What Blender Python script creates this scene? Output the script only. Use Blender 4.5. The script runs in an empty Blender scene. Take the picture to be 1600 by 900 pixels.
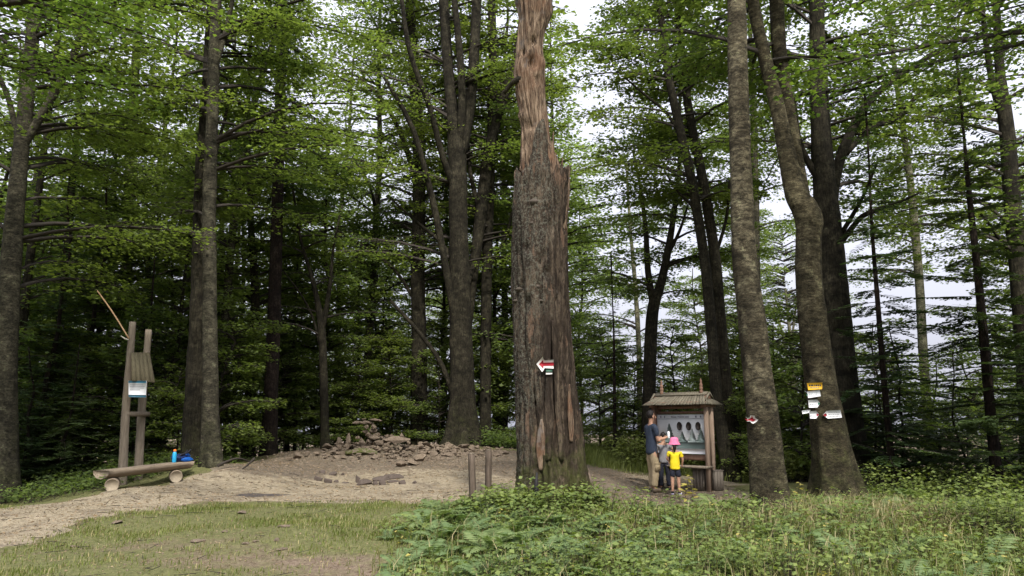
import bpy, bmesh, math, random
import numpy as np
from mathutils import Vector, Matrix, noise as mnoise
R = math.radians
S = bpy.context.scene
COL = S.collection
random.seed(7)
# ------------------------------------------------------------------ camera
PITCH = R(10.0); F = 1200.0; CAMZ = 1.6
cam = bpy.data.objects.new('camera', bpy.data.cameras.new('camera')); COL.objects.link(cam)
cam.location = (0, 0, CAMZ); cam.rotation_euler = (R(90) + PITCH, 0, 0)
cam.data.sensor_width = 36; cam.data.lens = 27.0
cam.data.clip_start = 0.1; cam.data.clip_end = 20000
S.camera = cam
# ------------------------------------------------------------------ sky, sun, exposure
SUN_EL, SUN_AZ = R(50), R(168)          # azimuth clockwise from +Y
w = bpy.data.worlds.new('World'); S.world = w; w.use_nodes = True
nt = w.node_tree; bg = nt.nodes['Background']
sky = nt.nodes.new('ShaderNodeTexSky'); sky.sky_type = 'NISHITA'; sky.sun_disc = False
sky.sun_elevation = SUN_EL; sky.sun_rotation = SUN_AZ; sky.dust_density = 5; sky.air_density = 1.2
hs = nt.nodes.new('ShaderNodeHueSaturation'); hs.inputs['Saturation'].default_value = 0.30
mxs = nt.nodes.new('ShaderNodeMix'); mxs.data_type = 'RGBA'; mxs.inputs['Factor'].default_value = 0.62
mxs.inputs['B'].default_value = (6.3, 6.4, 7.6, 1)      # white cloud layer
nt.links.new(sky.outputs[0], hs.inputs['Color']); nt.links.new(hs.outputs[0], mxs.inputs['A'])
# overcast sky: brightest overhead, dimmer towards the horizon, (1 + 2 sin el) / 3
wtc = nt.nodes.new('ShaderNodeTexCoord'); wsx = nt.nodes.new('ShaderNodeSeparateXYZ'); wmx = nt.nodes.new('ShaderNodeMath'); wmx.operation = 'MAXIMUM'; wmx.inputs[1].default_value = 0.0
wma = nt.nodes.new('ShaderNodeMath'); wma.operation = 'MULTIPLY_ADD'; wma.inputs[1].default_value = 1.0; wma.inputs[2].default_value = 0.5
wml = nt.nodes.new('ShaderNodeVectorMath'); wml.operation = 'SCALE'
nt.links.new(wtc.outputs['Generated'], wsx.inputs[0]); nt.links.new(wsx.outputs[2], wmx.inputs[0]); nt.links.new(wmx.outputs[0], wma.inputs[0])
nt.links.new(mxs.outputs['Result'], wml.inputs[0]); nt.links.new(wma.outputs[0], wml.inputs['Scale'])
nt.links.new(wml.outputs[0], bg.inputs['Color']); bg.inputs['Strength'].default_value = 0.14
sun = bpy.data.objects.new('sun', bpy.data.lights.new('sun', 'SUN')); COL.objects.link(sun)
sun.data.energy = 2.6; sun.data.angle = R(4); sun.data.color = (1.0, 0.95, 0.86)
sd = Vector((math.sin(SUN_AZ) * math.cos(SUN_EL), math.cos(SUN_AZ) * math.cos(SUN_EL), math.sin(SUN_EL)))
sun.rotation_euler = sd.to_track_quat('Z', 'Y').to_euler()
S.view_settings.view_transform = 'Standard'; S.view_settings.look = 'None'
S.view_settings.exposure = 0.93; S.view_settings.gamma = 1.0; S.view_settings.use_curve_mapping = False
cy = S.cycles
cy.max_bounces = 8; cy.diffuse_bounces = 6; cy.glossy_bounces = 1; cy.transmission_bounces = 4
cy.transparent_max_bounces = 4; cy.use_adaptive_sampling = True; cy.adaptive_threshold = 0.02
cy.caustics_reflective = False; cy.caustics_refractive = False; cy.use_denoising = True
# ------------------------------------------------------------------ camera geometry helpers
cp, sp = math.cos(PITCH), math.sin(PITCH)
def ray(px, py):
    u = (px - 800) / F; v = (450 - py) / F
    return np.array([u, cp - v * sp, sp + v * cp])
def P(px, py, d):                       # the point at ground distance d seen at a photo pixel
    r = ray(px, py); t = d / r[1]
    return np.array([r[0] * t, d, CAMZ + r[2] * t])
def T(px, py, d): return d / ray(px, py)[1]      # metres per 1200 px there
# ------------------------------------------------------------------ terrain
cps = []
for px, py, d in [(0,900,8.2),(400,900,8.1),(800,930,7.6),(1200,930,7.6),(1600,930,7.6),(0,835,10.8),(200,815,11.6),(400,800,12.2),
                  (600,800,12.2),(745,800,11.6),(862,793,12.0),(1208,802,12.5),(1312,790,14),(180,768,15.0),(276,752,16.6),
                  (450,772,15.6),(650,768,16.0),(500,752,18.6),(600,752,18.6),(780,745,18.6),(1022,770,17.2),(1056,777,16.7),(1105,769,17.2),
                  (450,722,21.5),(560,716,22),(660,716,22),(780,716,22.5),(500,702,24),(580,697,24.6),(680,699,24.6),(740,699,25.5),(960,735,21),
                  (960,708,25),(1155,757,20),(330,727,17.6),(1325,752,17.5),(1562,790,14.5),(1400,785,15.5),(60,778,15.5)]:
    cps.append(P(px, py, d))
for x, y, z in [(-12,7,0),(-17,14,-.6),(-22,26,-3),(-12,32,-.8),(-12,42,-1.5),(0,42,-.5),(10,34,-2.0),(16,26,-2.2),(20,16,-1),(28,30,-6),(14,7,.1),
                (0,3,0),(-8,3,0),(8,3,0),(0,-8,0),(-20,-8,-.5),(20,-8,-.5),(30,10,-3),(-30,10,-4),(0,60,-4),(-25,60,-7),(25,60,-11)]:
    cps.append(np.array([x, y, z], float))
CP = np.array(cps)
def _phi(x, y): return np.sqrt((x[..., None] - CP[:, 0]) ** 2 + (y[..., None] - CP[:, 1]) ** 2 + 2.0)
_A = _phi(CP[:, 0], CP[:, 1]); _w = np.linalg.solve(_A + np.eye(len(CP)) * -0.05, CP[:, 2])
def Hh(x, y):
    x = np.asarray(x, float); y = np.asarray(y, float)
    z = _phi(x, y) @ _w
    r = np.sqrt(x * x + (y - 15) ** 2)
    k = np.clip((r - 38) / 25, 0, 1); k = k * k * (3 - 2 * k)
    far = -3 - 0.14 * np.clip(r - 38, 0, 1500)
    far = np.maximum(far, -150 - 0.0 * r)
    z = z * (1 - k) + far * k
    z = z + (0.025 * np.sin(x * 1.7 + 2 * np.sin(y * .9)) + 0.02 * np.sin(y * 2.3 + x * 1.1)) * (1 - k)
    return z
def H1(x, y): return float(Hh(np.array([x]), np.array([y]))[0])
def G(px, py, dmin=6.0, dmax=45.0):     # ground point under a photo pixel
    ds = np.linspace(dmin, dmax, 800); r = ray(px, py); t = ds / r[1]
    x = r[0] * t; z = CAMZ + r[2] * t; h = Hh(x, ds); i = np.argmax(z <= h)
    if z[i] > h[i]: i = len(ds) - 1
    return np.array([x[i], ds[i], h[i]])
# ------------------------------------------------------------------ mesh helpers
def mesh_of(name, V, faces, midx=None, smooth=False):
    """V (n,3); faces: list of arrays (m,k)"""
    V = np.asarray(V, np.float32); me = bpy.data.meshes.new(name)
    faces = [np.asarray(f, np.int32) for f in faces if len(f)]
    loops = np.concatenate([f.ravel() for f in faces]); tot = np.concatenate([np.full(len(f), f.shape[1], np.int32) for f in faces])
    start = np.concatenate([[0], np.cumsum(tot)[:-1]]).astype(np.int32)
    me.vertices.add(len(V)); me.vertices.foreach_set('co', V.ravel())
    me.loops.add(len(loops)); me.loops.foreach_set('vertex_index', loops)
    me.polygons.add(len(tot)); me.polygons.foreach_set('loop_start', start)
    if midx is not None: me.polygons.foreach_set('material_index', np.asarray(midx, np.int32))
    if smooth: me.polygons.foreach_set('use_smooth', np.ones(len(tot), bool))
    me.update(calc_edges=True); return me
class MB:
    def __init__(s): s.v = []; s.f = []; s.m = []; s.n = 0
    def add(s, V, faces, m=0):
        V = np.asarray(V, float).reshape(-1, 3)
        for f in faces:
            f = np.asarray(f, int)
            if f.ndim == 1: f = f[None, :]
            s.f.append(f + s.n); s.m.append(np.full(len(f), m))
        s.v.append(V); s.n += len(V); return s
    def box(s, c, sz, M=None, m=0):
        x, y, z = [a / 2 for a in sz]
        V = np.array([[i, j, k] for i in (-x, x) for j in (-y, y) for k in (-z, z)])
        if M is not None: V = V @ np.array(M).T
        V = V + np.array(c)
        return s.add(V, [np.array([[0,1,3,2],[4,6,7,5],[0,4,5,1],[2,3,7,6],[0,2,6,4],[1,5,7,3]])], m)
    def prism(s, poly, y0, y1, m=0, M=None, o=(0,0,0)):     # poly in xz, extruded in y
        n = len(poly); V = np.array([[p[0], y, p[1]] for y in (y0, y1) for p in poly], float)
        if M is not None: V = V @ np.array(M).T
        V = V + np.array(o)
        fs = [np.arange(n)[None, :], np.arange(n, 2 * n)[::-1][None, :], np.array([[i, i + n, (i + 1) % n + n, (i + 1) % n] for i in range(n)])]
        return s.add(V, fs, m)
    def tube(s, pts, rad, seg=8, m=0, cap=True, mod=None):
        V, fs = tube(pts, rad, seg, cap, mod); return s.add(V, fs, m)
    def mesh(s, name, mats=(), smooth=False):
        me = mesh_of(name, np.concatenate(s.v), s.f, np.concatenate(s.m), smooth)
        for a in mats: me.materials.append(a)
        return me
    def obj(s, name, mats=(), parent=None, smooth=False):
        if not isinstance(mats, (list, tuple)): mats = [mats]
        return link(name, s.mesh(name, mats, smooth), parent)
def link(name, me, parent=None, loc=None):
    o = bpy.data.objects.new(name, me); COL.objects.link(o)
    if parent is not None: o.parent = parent
    if loc is not None: o.location = loc
    return o
def empty(name, loc=(0, 0, 0), rz=0, label=None, cat=None, group=None):
    o = bpy.data.objects.new(name, None); COL.objects.link(o); o.location = loc; o.rotation_euler = (0, 0, rz)
    o.empty_display_size = .2
    return tag(o, label, cat, group)
def tag(o, label=None, cat=None, group=None, kind=None):
    if label: o['label'] = label
    if cat: o['category'] = cat
    if group: o['group'] = group
    if kind: o['kind'] = kind
    return o
def spline(pts, n):
    P_ = np.asarray(pts, float); k = len(P_)
    E = np.vstack([2 * P_[0] - P_[1], P_, 2 * P_[-1] - P_[-2]])
    t = np.linspace(0, k - 1 - 1e-6, n); i = t.astype(int); u = (t - i)[:, None]
    a, b, c, d = E[i], E[i + 1], E[i + 2], E[i + 3]
    return 0.5 * (2 * b + (c - a) * u + (2 * a - 5 * b + 4 * c - d) * u ** 2 + (3 * b - a - 3 * c + d) * u ** 3)
def tube(pts, rad, seg=8, cap=True, mod=None):
    pts = np.asarray(pts, float); n = len(pts); rad = np.broadcast_to(np.asarray(rad, float), (n,))
    tg = np.gradient(pts, axis=0); tg /= np.linalg.norm(tg, axis=1)[:, None] + 1e-9
    ref = np.array([1., 0, 0]) if abs(tg[0][0]) < .8 else np.array([0, 1., 0])
    U = np.empty((n, 3)); u = ref
    for i in range(n):
        u = u - tg[i] * np.dot(u, tg[i]); u = u / (np.linalg.norm(u) + 1e-9); U[i] = u
    W = np.cross(tg, U); a = np.arange(seg) * 2 * math.pi / seg
    rr = rad[:, None] * np.ones((1, seg))
    if mod is not None: rr = rr * mod(pts, a)
    V = pts[:, None, :] + rr[..., None] * (np.cos(a)[None, :, None] * U[:, None, :] + np.sin(a)[None, :, None] * W[:, None, :])
    i = np.arange(n - 1)[:, None]; j = np.arange(seg)[None, :]; j2 = (j + 1) % seg
    Q = np.stack([i * seg + j, i * seg + j2, (i + 1) * seg + j2, (i + 1) * seg + j], -1).reshape(-1, 4)
    fs = [Q]
    if cap: fs += [np.arange(seg)[::-1][None, :], ((n - 1) * seg + np.arange(seg))[None, :]]
    return V.reshape(-1, 3), fs
# ------------------------------------------------------------------ material helpers
class NT:
    def __init__(s, name):
        s.m = bpy.data.materials.new(name); s.m.use_nodes = True; s.t = s.m.node_tree; s.t.nodes.clear()
        s.out = s.n('ShaderNodeOutputMaterial')
    def n(s, t, **k):
        x = s.t.nodes.new(t)
        for a, b in k.items(): setattr(x, a, b)
        return x
    def l(s, a, b): s.t.links.new(a, b)
    def pos(s, kind='Object'): return s.n('ShaderNodeTexCoord').outputs[kind]
    def mapv(s, v, sc):
        m = s.n('ShaderNodeMapping'); m.inputs['Scale'].default_value = sc; s.l(v, m.inputs[0]); return m.outputs[0]
    def noise(s, v, sc, det=4, rough=.6, dist=0):
        x = s.n('ShaderNodeTexNoise'); x.inputs['Scale'].default_value = sc; x.inputs['Detail'].default_value = det
        x.inputs['Roughness'].default_value = rough; x.inputs['Distortion'].default_value = dist; s.l(v, x.inputs['Vector']); return x.outputs['Fac']
    def vor(s, v, sc, feat='F1', out='Distance'):
        x = s.n('ShaderNodeTexVoronoi', feature=feat); x.inputs['Scale'].default_value = sc; s.l(v, x.inputs['Vector']); return x.outputs[out]
    def ramp(s, f, st, interp='LINEAR'):
        x = s.n('ShaderNodeValToRGB'); x.color_ramp.interpolation = interp; e = x.color_ramp.elements
        while len(e) < len(st): e.new(0.5)
        for i, (p, c) in enumerate(st): e[i].position = p; e[i].color = tuple(c) + (1,) if not isinstance(c, (int, float)) else (c, c, c, 1)
        s.l(f, x.inputs[0]); return x.outputs[0]
    def mix(s, f, a, b, mode='MIX'):
        x = s.n('ShaderNodeMix', data_type='RGBA', blend_type=mode)
        for k, v in (('Factor', f), ('A', a), ('B', b)):
            if isinstance(v, (int, float)): x.inputs[k].default_value = v
            elif isinstance(v, (tuple, list)): x.inputs[k].default_value = tuple(v) + (1,)
            else: s.l(v, x.inputs[k])
        return x.outputs['Result']
    def math(s, op, a, b=0.0):
        x = s.n('ShaderNodeMath', operation=op)
        for i, v in enumerate((a, b)):
            if isinstance(v, (int, float)): x.inputs[i].default_value = v
            else: s.l(v, x.inputs[i])
        return x.outputs[0]
    def sep(s, v):
        x = s.n('ShaderNodeSeparateXYZ'); s.l(v, x.inputs[0]); return x.outputs
    def bump(s, h, st, dist=.02):
        x = s.n('ShaderNodeBump'); x.inputs['Strength'].default_value = st; x.inputs['Distance'].default_value = dist; s.l(h, x.inputs['Height']); return x.outputs[0]
    def pbsdf(s, c, rough=.8, nrm=None, spec=.25):
        b = s.n('ShaderNodeBsdfPrincipled'); b.inputs['Roughness'].default_value = rough; b.inputs['Specular IOR Level'].default_value = spec
        if isinstance(c, (tuple, list)): b.inputs['Base Color'].default_value = tuple(c) + (1,)
        else: s.l(c, b.inputs['Base Color'])
        if nrm is not None: s.l(nrm, b.inputs['Normal'])
        return b.outputs[0]
    def done(s, sh): s.l(sh, s.out.inputs[0]); return s.m
def leaf_mat(name, c0, c1, c2, trans=.45, nscale=.45):
    m = NT(name); rnd = m.n('ShaderNodeNewGeometry').outputs['Random Per Island']
    n = m.noise(m.n('ShaderNodeNewGeometry').outputs['Position'], nscale, 2)
    f = m.math('ADD', m.math('MULTIPLY', rnd, .45), m.math('MULTIPLY', n, .75))
    c = m.ramp(f, [(.25, c0), (.58, c1), (.9, c2)])
    oi = m.n('ShaderNodeObjectInfo').outputs['Random']
    c = m.mix(m.math('MULTIPLY', oi, .5), c, m.mix(.6, c, (c2[0] * 1.2, c2[1] * .95, c2[2] * .6)))
    a = m.pbsdf(c, .55, spec=.3); t = m.n('ShaderNodeBsdfTranslucent')
    ct = m.mix(1.0, c, (1.27, 1.35, .62), 'MULTIPLY'); m.l(ct, t.inputs[0])
    x = m.n('ShaderNodeMixShader'); x.inputs[0].default_value = trans; m.l(a, x.inputs[1]); m.l(t.outputs[0], x.inputs[2])
    return m.done(x.outputs[0])
def plain(name, c, rough=.7, sc=30, var=.15, bump=.15, spec=.3, kind='Object'):
    m = NT(name); v = m.pos(kind); n = m.noise(v, sc, 4)
    col = m.mix(n, tuple(max(0, a * (1 - var * 2)) for a in c), tuple(a * (1 + var) for a in c))
    return m.done(m.pbsdf(col, rough, m.bump(n, bump, .01), spec))
def wood(name, c0, c1, sc=(6, 6, 60), bump=.5, rough=.85, axis=None):
    m = NT(name); v = m.pos()
    if axis == 'x': s3 = (3, 40, 40)
    elif axis == 'z': s3 = (40, 40, 3)
    else: s3 = sc
    n = m.noise(m.mapv(v, s3), 1.0, 5, .65, .4); n2 = m.noise(v, 2.5, 3)
    oi = m.n('ShaderNodeObjectInfo').outputs['Random']
    c = m.ramp(n, [(.3, c0), (.65, c1)]); c = m.mix(m.math('MULTIPLY', n2, .5), c, tuple(a * .55 for a in c0)); c = m.mix(m.math('MULTIPLY', oi, .35), c, tuple(a * .6 for a in c0))
    return m.done(m.pbsdf(c, rough, m.bump(n, bump, .008), .2))
def bark(name, dark, mid, light, scale=1.0, horiz=True, moss=.3, bump=.6, fur=0.0):
    m = NT(name); v = m.pos(); z = m.sep(v)[2]
    big = m.noise(v, 1.3 * scale, 4, .65)
    fine = m.noise(m.mapv(v, (3.2, 3.2, 8) if horiz else (14, 14, 2.4)), 1.6 * scale, 7, .78, .6)
    c = m.ramp(m.math('ADD', m.math('MULTIPLY', big, .5), m.math('MULTIPLY', fine, .5)), [(.36, tuple(a * .7 for a in dark)), (.46, dark), (.52, mid), (.62, light)])
    sp_ = m.ramp(m.noise(m.mapv(v, (3, 3, 3.4)), 1.5 * scale, 6, .75), [(.57, 0.0), (.62, 1.0)])
    c = m.mix(m.math('MULTIPLY', sp_, .5), c, tuple(min(1, a * b * 1.35) for a, b in zip(light, (.95, 1.05, .95))))
    ln = m.ramp(m.noise(m.mapv(v, (1.2, 1.2, 26)), 1.1, 3, .6, .5), [(.34, .6), (.40, 0.0)]) if horiz else 0.0
    c = m.mix(ln, c, tuple(a * .5 for a in dark))
    dk = m.ramp(m.noise(m.mapv(v, (5, 5, 9)), 1.2 * scale, 4, .7), [(.34, 1.0), (.43, 0.0)])
    c = m.mix(m.math('MULTIPLY', dk, .75), c, tuple(a * .45 for a in dark))
    mz = m.ramp(m.math('ADD', m.math('MULTIPLY', z, .12), m.math('MULTIPLY', m.noise(v, 3.2, 4, .7), .9)), [(.45, 1.0), (.60, 0.0)])
    c = m.mix(m.math('MULTIPLY', mz, moss), c, (.062, .070, .022))
    pt = m.ramp(m.noise(m.mapv(v, (2.2, 2.2, 3.0)), .9 * scale + .5, 5, .7), [(.40, .8), (.54, 0.0)]); c = m.mix(pt, c, dark)
    ft = m.ramp(m.math('ADD', m.math('MULTIPLY', z, .11), m.math('MULTIPLY', m.noise(v, 2.5, 4, .7), .7)), [(.42, .45), (.80, 0.0)]); c = m.mix(ft, c, tuple(a * .8 for a in dark))
    d2 = m.noise(m.mapv(v, (11, 11, 22) if horiz else (26, 26, 5)), 1.0 + .3 * scale, 6, .8, .4); d3 = m.noise(m.mapv(v, (5, 5, 7)), 1.0, 5, .75, .5)
    c = m.mix(1.0, c, m.ramp(d2, [(.36, .30), (.47, .85), (.56, 1.15), (.66, 1.9)]), 'MULTIPLY'); c = m.mix(1.0, c, m.ramp(d3, [(.36, .45), (.48, .95), (.62, 1.45)]), 'MULTIPLY')
    h = m.math('ADD', m.math('ADD', fine, d2), m.math('MULTIPLY', big, .6)); h = m.math('ADD', h, m.math('MULTIPLY', m.math('MULTIPLY', ft, m.noise(v, 22, 3, .6)), 1.5))
    if fur:
        fr = m.noise(m.mapv(v, (14, 14, 1.6)), 1.4, 5, .7, .6); h = m.math('ADD', h, m.math('MULTIPLY', fr, fur * 2))
        c = m.mix(m.ramp(fr, [(.38, .8 * fur), (.52, 0.0)]), c, tuple(a * .3 for a in dark))
    return m.done(m.pbsdf(c, .9, m.bump(h, bump, .03), .15))
M = {}
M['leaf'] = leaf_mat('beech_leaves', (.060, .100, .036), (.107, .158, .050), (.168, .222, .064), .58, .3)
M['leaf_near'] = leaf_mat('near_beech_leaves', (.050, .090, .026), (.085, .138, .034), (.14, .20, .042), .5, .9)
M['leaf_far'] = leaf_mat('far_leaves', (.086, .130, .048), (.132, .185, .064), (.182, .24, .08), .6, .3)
M['fir'] = leaf_mat('fir_needles', (.028, .055, .026), (.045, .080, .034), (.075, .115, .042), .3)
M['twig'] = plain('twig_bark', (.034, .028, .022), .9)
M['bark_beech'] = bark('beech_bark', (0.0326, 0.0268, 0.0162), (0.0887, 0.0760, 0.0477), (0.1612, 0.1412, 0.0918), .8, True, .25, .8)
M['bark_sign'] = bark('mossy_beech_bark', (0.0347, 0.0289, 0.0162), (0.0765, 0.0642, 0.0378), (0.1306, 0.1145, 0.0693), .8, True, .75, .8, .25)
M['bark_dark'] = bark('dark_beech_bark', (0.0163, 0.0139, 0.0090), (0.0306, 0.0268, 0.0171), (0.0500, 0.0439, 0.0288), 1.3, False, .35, .6, .4)
M['bark_mid'] = bark('grey_beech_bark', (0.0296, 0.0268, 0.0180), (0.0561, 0.0503, 0.0333), (0.0918, 0.0845, 0.0549), 1.4, True, .35, .5, .15)
M['bark_fir'] = bark('fir_bark', (0.015, 0.010, 0.008), (0.029, 0.021, 0.016), (0.051, 0.038, 0.030), 2, False, .15, .7, .6)
M['bark_pale'] = bark('pale_beech_bark', (0.0714, 0.0685, 0.0441), (0.1275, 0.1198, 0.0792), (0.1907, 0.1766, 0.1206), 1.5, True, .2, .5)
# dead trunk: furrowed bark, lichen scales, bare brown wood
m = NT('rotten_bark'); v = m.pos(); xyz = m.sep(v)
fr = m.noise(m.mapv(v, (11, 11, 1.5)), 1.5, 6, .72, .7); fr2 = m.noise(m.mapv(v, (26, 26, 9)), 1.2, 5, .7, .2)
c = m.ramp(fr, [(.36, (.014, .010, .008)), (.48, (.055, .041, .029)), (.62, (.125, .096, .068)), (.75, (.21, .165, .115))])
c = m.mix(m.ramp(fr2, [(.35, .75), (.5, 0.0)]), c, (.020, .014, .010))
c = m.mix(m.ramp(m.noise(m.mapv(v, (4.5, 4.5, 1.1)), 1.0, 5, .7, .5), [(.40, .85), (.53, 0.0)]), c, (.022, .016, .012))
lich_area = m.ramp(m.math('ADD', m.math('ADD', m.math('MULTIPLY', m.noise(v, 1.1, 3), .8), m.math('MULTIPLY', xyz[0], -.75)), m.math('MULTIPLY', xyz[2], .05)), [(.56, 0.0), (.80, 1.0)])
lich = m.ramp(m.noise(v, 26, 4, .8, .3), [(.50, 0.0), (.57, 1.0)])
c = m.mix(m.math('MULTIPLY', m.math('MULTIPLY', lich, lich_area), .6), c, (.165, .165, .13))
bare = m.ramp(m.noise(m.mapv(v, (4.4, 4.4, 1.2)), 1.1, 5, .7), [(.60, 0.0), (.64, 1.0)])
c = m.mix(m.math('MULTIPLY', bare, .75), c, m.ramp(fr2, [(.3, (.09, .055, .035)), (.7, (.22, .145, .10))]))
mz = m.ramp(m.math('ADD', m.math('MULTIPLY', xyz[2], .30), m.math('MULTIPLY', m.noise(v, 3.5, 5, .75), 1.0)), [(.55, 1.0), (.80, 0.0)])
c = m.mix(m.math('MULTIPLY', mz, .7), c, (.062, .072, .018))
hh = m.math('ADD', m.math('MULTIPLY', fr, 1.6), m.math('ADD', fr2, m.math('MULTIPLY', lich, .15)))
M['dead_bark'] = m.done(m.pbsdf(c, .93, m.bump(hh, .85, .05), .12))
m = NT('bare_dead_wood'); v = m.pos()
fr = m.noise(m.mapv(v, (22, 22, 1.7)), 1.2, 6, .7, .8); bg_ = m.noise(v, 2.2, 4, .65); fine = m.noise(m.mapv(v, (70, 70, 7)), 1, 4, .7)
c = m.ramp(fr, [(.38, (.022, .014, .010)), (.47, (.13, .088, .057)), (.60, (.28, .205, .14)), (.76, (.43, .345, .26))])
c = m.mix(m.ramp(bg_, [(.50, 0.0), (.64, .7)]), c, (.13, .065, .035))
c = m.mix(m.ramp(m.math('ADD', m.math('MULTIPLY', m.sep(v)[2], -.5), m.math('MULTIPLY', bg_, .8)), [(-2.35 + .0, .0), (-1.9, .0)]) if 0 else 0.0, c, (.1, .05, .03))
c = m.mix(m.ramp(m.noise(v, 3.1, 3), [(.30, .75), (.42, 0.0)]), c, (.20, .185, .17))
c = m.mix(1.0, c, m.ramp(m.noise(m.mapv(v, (30, 30, 3)), 1.0, 6, .8, .8), [(.36, .25), (.46, .9), (.6, 1.2)]), 'MULTIPLY'); c = m.mix(m.math('MULTIPLY', fine, .25), c, (.06, .04, .025))
M['dead_wood'] = m.done(m.pbsdf(c, .85, m.bump(m.math('ADD', m.math('MULTIPLY', fr, 1.5), fine), .8, .03), .2))
M['fungus'] = plain('bracket_fungus', (.075, .060, .045), .8, 40, .4)
# ground
m = NT('forest_floor'); v = m.pos(); n1 = m.noise(v, .8, 5, .65); n2 = m.noise(v, 14, 5, .75); n3 = m.noise(v, 60, 3, .7)
at = m.n('ShaderNodeAttribute', attribute_name='green').outputs['Fac']
dirt = m.ramp(m.math('ADD', m.math('MULTIPLY', n2, .65), m.math('MULTIPLY', n3, .35)), [(.3, (.060, .043, .030)), (.5, (.15, .112, .082)), (.7, (.27, .21, .16))])
grs = m.ramp(m.math('ADD', m.math('MULTIPLY', n2, .6), m.math('MULTIPLY', n3, .4)), [(.3, (.045, .045, .020)), (.5, (.108, .112, .045)), (.72, (.21, .19, .095))])
f = m.ramp(m.math('ADD', m.math('MULTIPLY', at, .55), m.math('ADD', m.math('MULTIPLY', n1, .5), m.math('MULTIPLY', m.noise(v, 3.5, 5, .75), .7))), [(.66, 0.0), (.92, 1.0)])
c = m.mix(f, dirt, grs)
M['ground'] = m.done(m.pbsdf(c, .95, m.bump(m.math('ADD', n2, m.math('MULTIPLY', n3, .5)), .7, .04), .1))
m = NT('packed_path'); v = m.pos(); n1 = m.noise(v, .55, 4, .6); n2 = m.noise(v, 9, 6, .75); n3 = m.noise(v, 55, 4, .75)
c = m.ramp(m.math('ADD', m.math('MULTIPLY', n2, .55), m.math('MULTIPLY', n3, .45)), [(.30, (.072, .058, .040)), (.47, (.225, .188, .130)), (.68, (.40, .342, .245))])
at = m.n('ShaderNodeAttribute', attribute_name='rub').outputs['Fac']
c2 = m.ramp(m.math('ADD', m.math('MULTIPLY', n2, .5), m.math('MULTIPLY', n3, .5)), [(.32, (.044, .035, .024)), (.48, (.122, .099, .072)), (.68, (.24, .20, .15))])
c = m.mix(m.ramp(m.math('ADD', at, m.math('MULTIPLY', m.math('SUBTRACT', n1, .5), .8)), [(.38, 0.0), (.62, 1.0)]), c, c2)
dk = m.ramp(m.noise(v, 1.6, 5, .75), [(.48, 0.0), (.66, .7)])
c = m.mix(dk, c, (.10, .082, .066))
M['path'] = m.done(m.pbsdf(c, .95, m.bump(m.math('ADD', n2, n3), .6, .03), .1))
M['stone'] = None
m = NT('sandstone'); v = m.pos(); oi = m.n('ShaderNodeObjectInfo').outputs['Random']; n = m.noise(v, 4, 5, .7); n2 = m.noise(v, 26, 4, .7)
c = m.ramp(n, [(.3, (.095, .070, .048)), (.55, (.185, .145, .105)), (.75, (.28, .23, .175))]); c = m.mix(m.math('MULTIPLY', oi, .6), c, (.13, .102, .078))
c = m.mix(m.ramp(n2, [(.35, .5), (.5, 0.0)]), c, (.07, .055, .045))
M['stone'] = m.done(m.pbsdf(c, .92, m.bump(n2, .6, .02), .15))
M['dark_stone'] = plain('dark_stone', (.10, .078, .064), .9, 9, .45, .6)
m = NT('mossy_stone'); v = m.pos(); n = m.noise(v, 5, 5, .7); g = m.sep(m.n('ShaderNodeNewGeometry').outputs['Position'])
c = m.ramp(n, [(.42, (.16, .125, .10)), (.52, (.055, .065, .018)), (.7, (.085, .085, .03))])
M['moss_stone'] = m.done(m.pbsdf(c, .95, m.bump(n, .6, .03), .1))
M['litter'] = leaf_mat('dry_litter', (.07, .048, .028), (.17, .12, .07), (.32, .24, .15), .15, 2)
M['grass'] = leaf_mat('grass_blades', (.060, .092, .024), (.105, .145, .034), (.18, .21, .065), .35, 1.2)
M['drygrass'] = leaf_mat('dry_grass_blades', (.13, .12, .05), (.25, .22, .11), (.36, .31, .17), .3, 1.2)
M['fern'] = leaf_mat('fern_leaves', (.075, .125, .050), (.12, .18, .072), (.18, .24, .10), .35, 1.4)
M['bramble'] = leaf_mat('bramble_leaves', (.060, .098, .030), (.118, .165, .045), (.205, .25, .070), .35, 1.8)
M['yellow_leaf'] = leaf_mat('yellowed_leaves', (.18, .19, .05), (.32, .31, .09), (.45, .40, .13), .35, 2)
M['wood_grey'] = wood('weathered_grey_wood', (.13, .105, .078), (.31, .26, .195), axis='z')
M['wood_seat'] = wood('bench_wood', (.16, .125, .09), (.34, .275, .20), axis='x')
M['wood_end'] = plain('sawn_log_end', (.30, .25, .18), .85, 25, .2)
M['wood_post'] = wood('dark_post_wood', (.065, .048, .035), (.16, .125, .095), axis='z')
M['wood_red'] = wood('stained_frame_wood', (.15, .085, .058), (.29, .18, .125), axis='z')
M['wood_pale'] = wood('bleached_pine', (.22, .155, .11), (.42, .32, .24), axis='z')
M['wood_roof'] = wood('mossy_shingle_wood', (.10, .088, .062), (.25, .22, .165), axis='z')
M['wood_panel'] = wood('olive_roof_boards', (.085, .072, .042), (.185, .16, .098), axis='z')
M['wood_box'] = wood('grey_box_boards', (.12, .10, .08), (.26, .225, .18), axis='z')
M['white'] = plain('white_enamel', (.72, .73, .74), .45, 12, .05, .02)
M['black'] = plain('dark_print', (.03, .03, .032), .6)
M['red'] = plain('red_trail_paint', (.30, .012, .022), .6, 30, .2)
M['whitepaint'] = plain('white_trail_paint', (.66, .64, .60), .7, 40, .15)
M['greenpaint'] = plain('faded_green_paint', (.05, .11, .075), .7, 40, .2)
M['green'] = plain('green_print', (.03, .16, .09), .5)
M['yellow'] = plain('yellow_sign_paint', (.72, .40, .03), .45, 12, .06, .02)
M['blue'] = plain('teal_print', (.035, .13, .19), .5)
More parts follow.
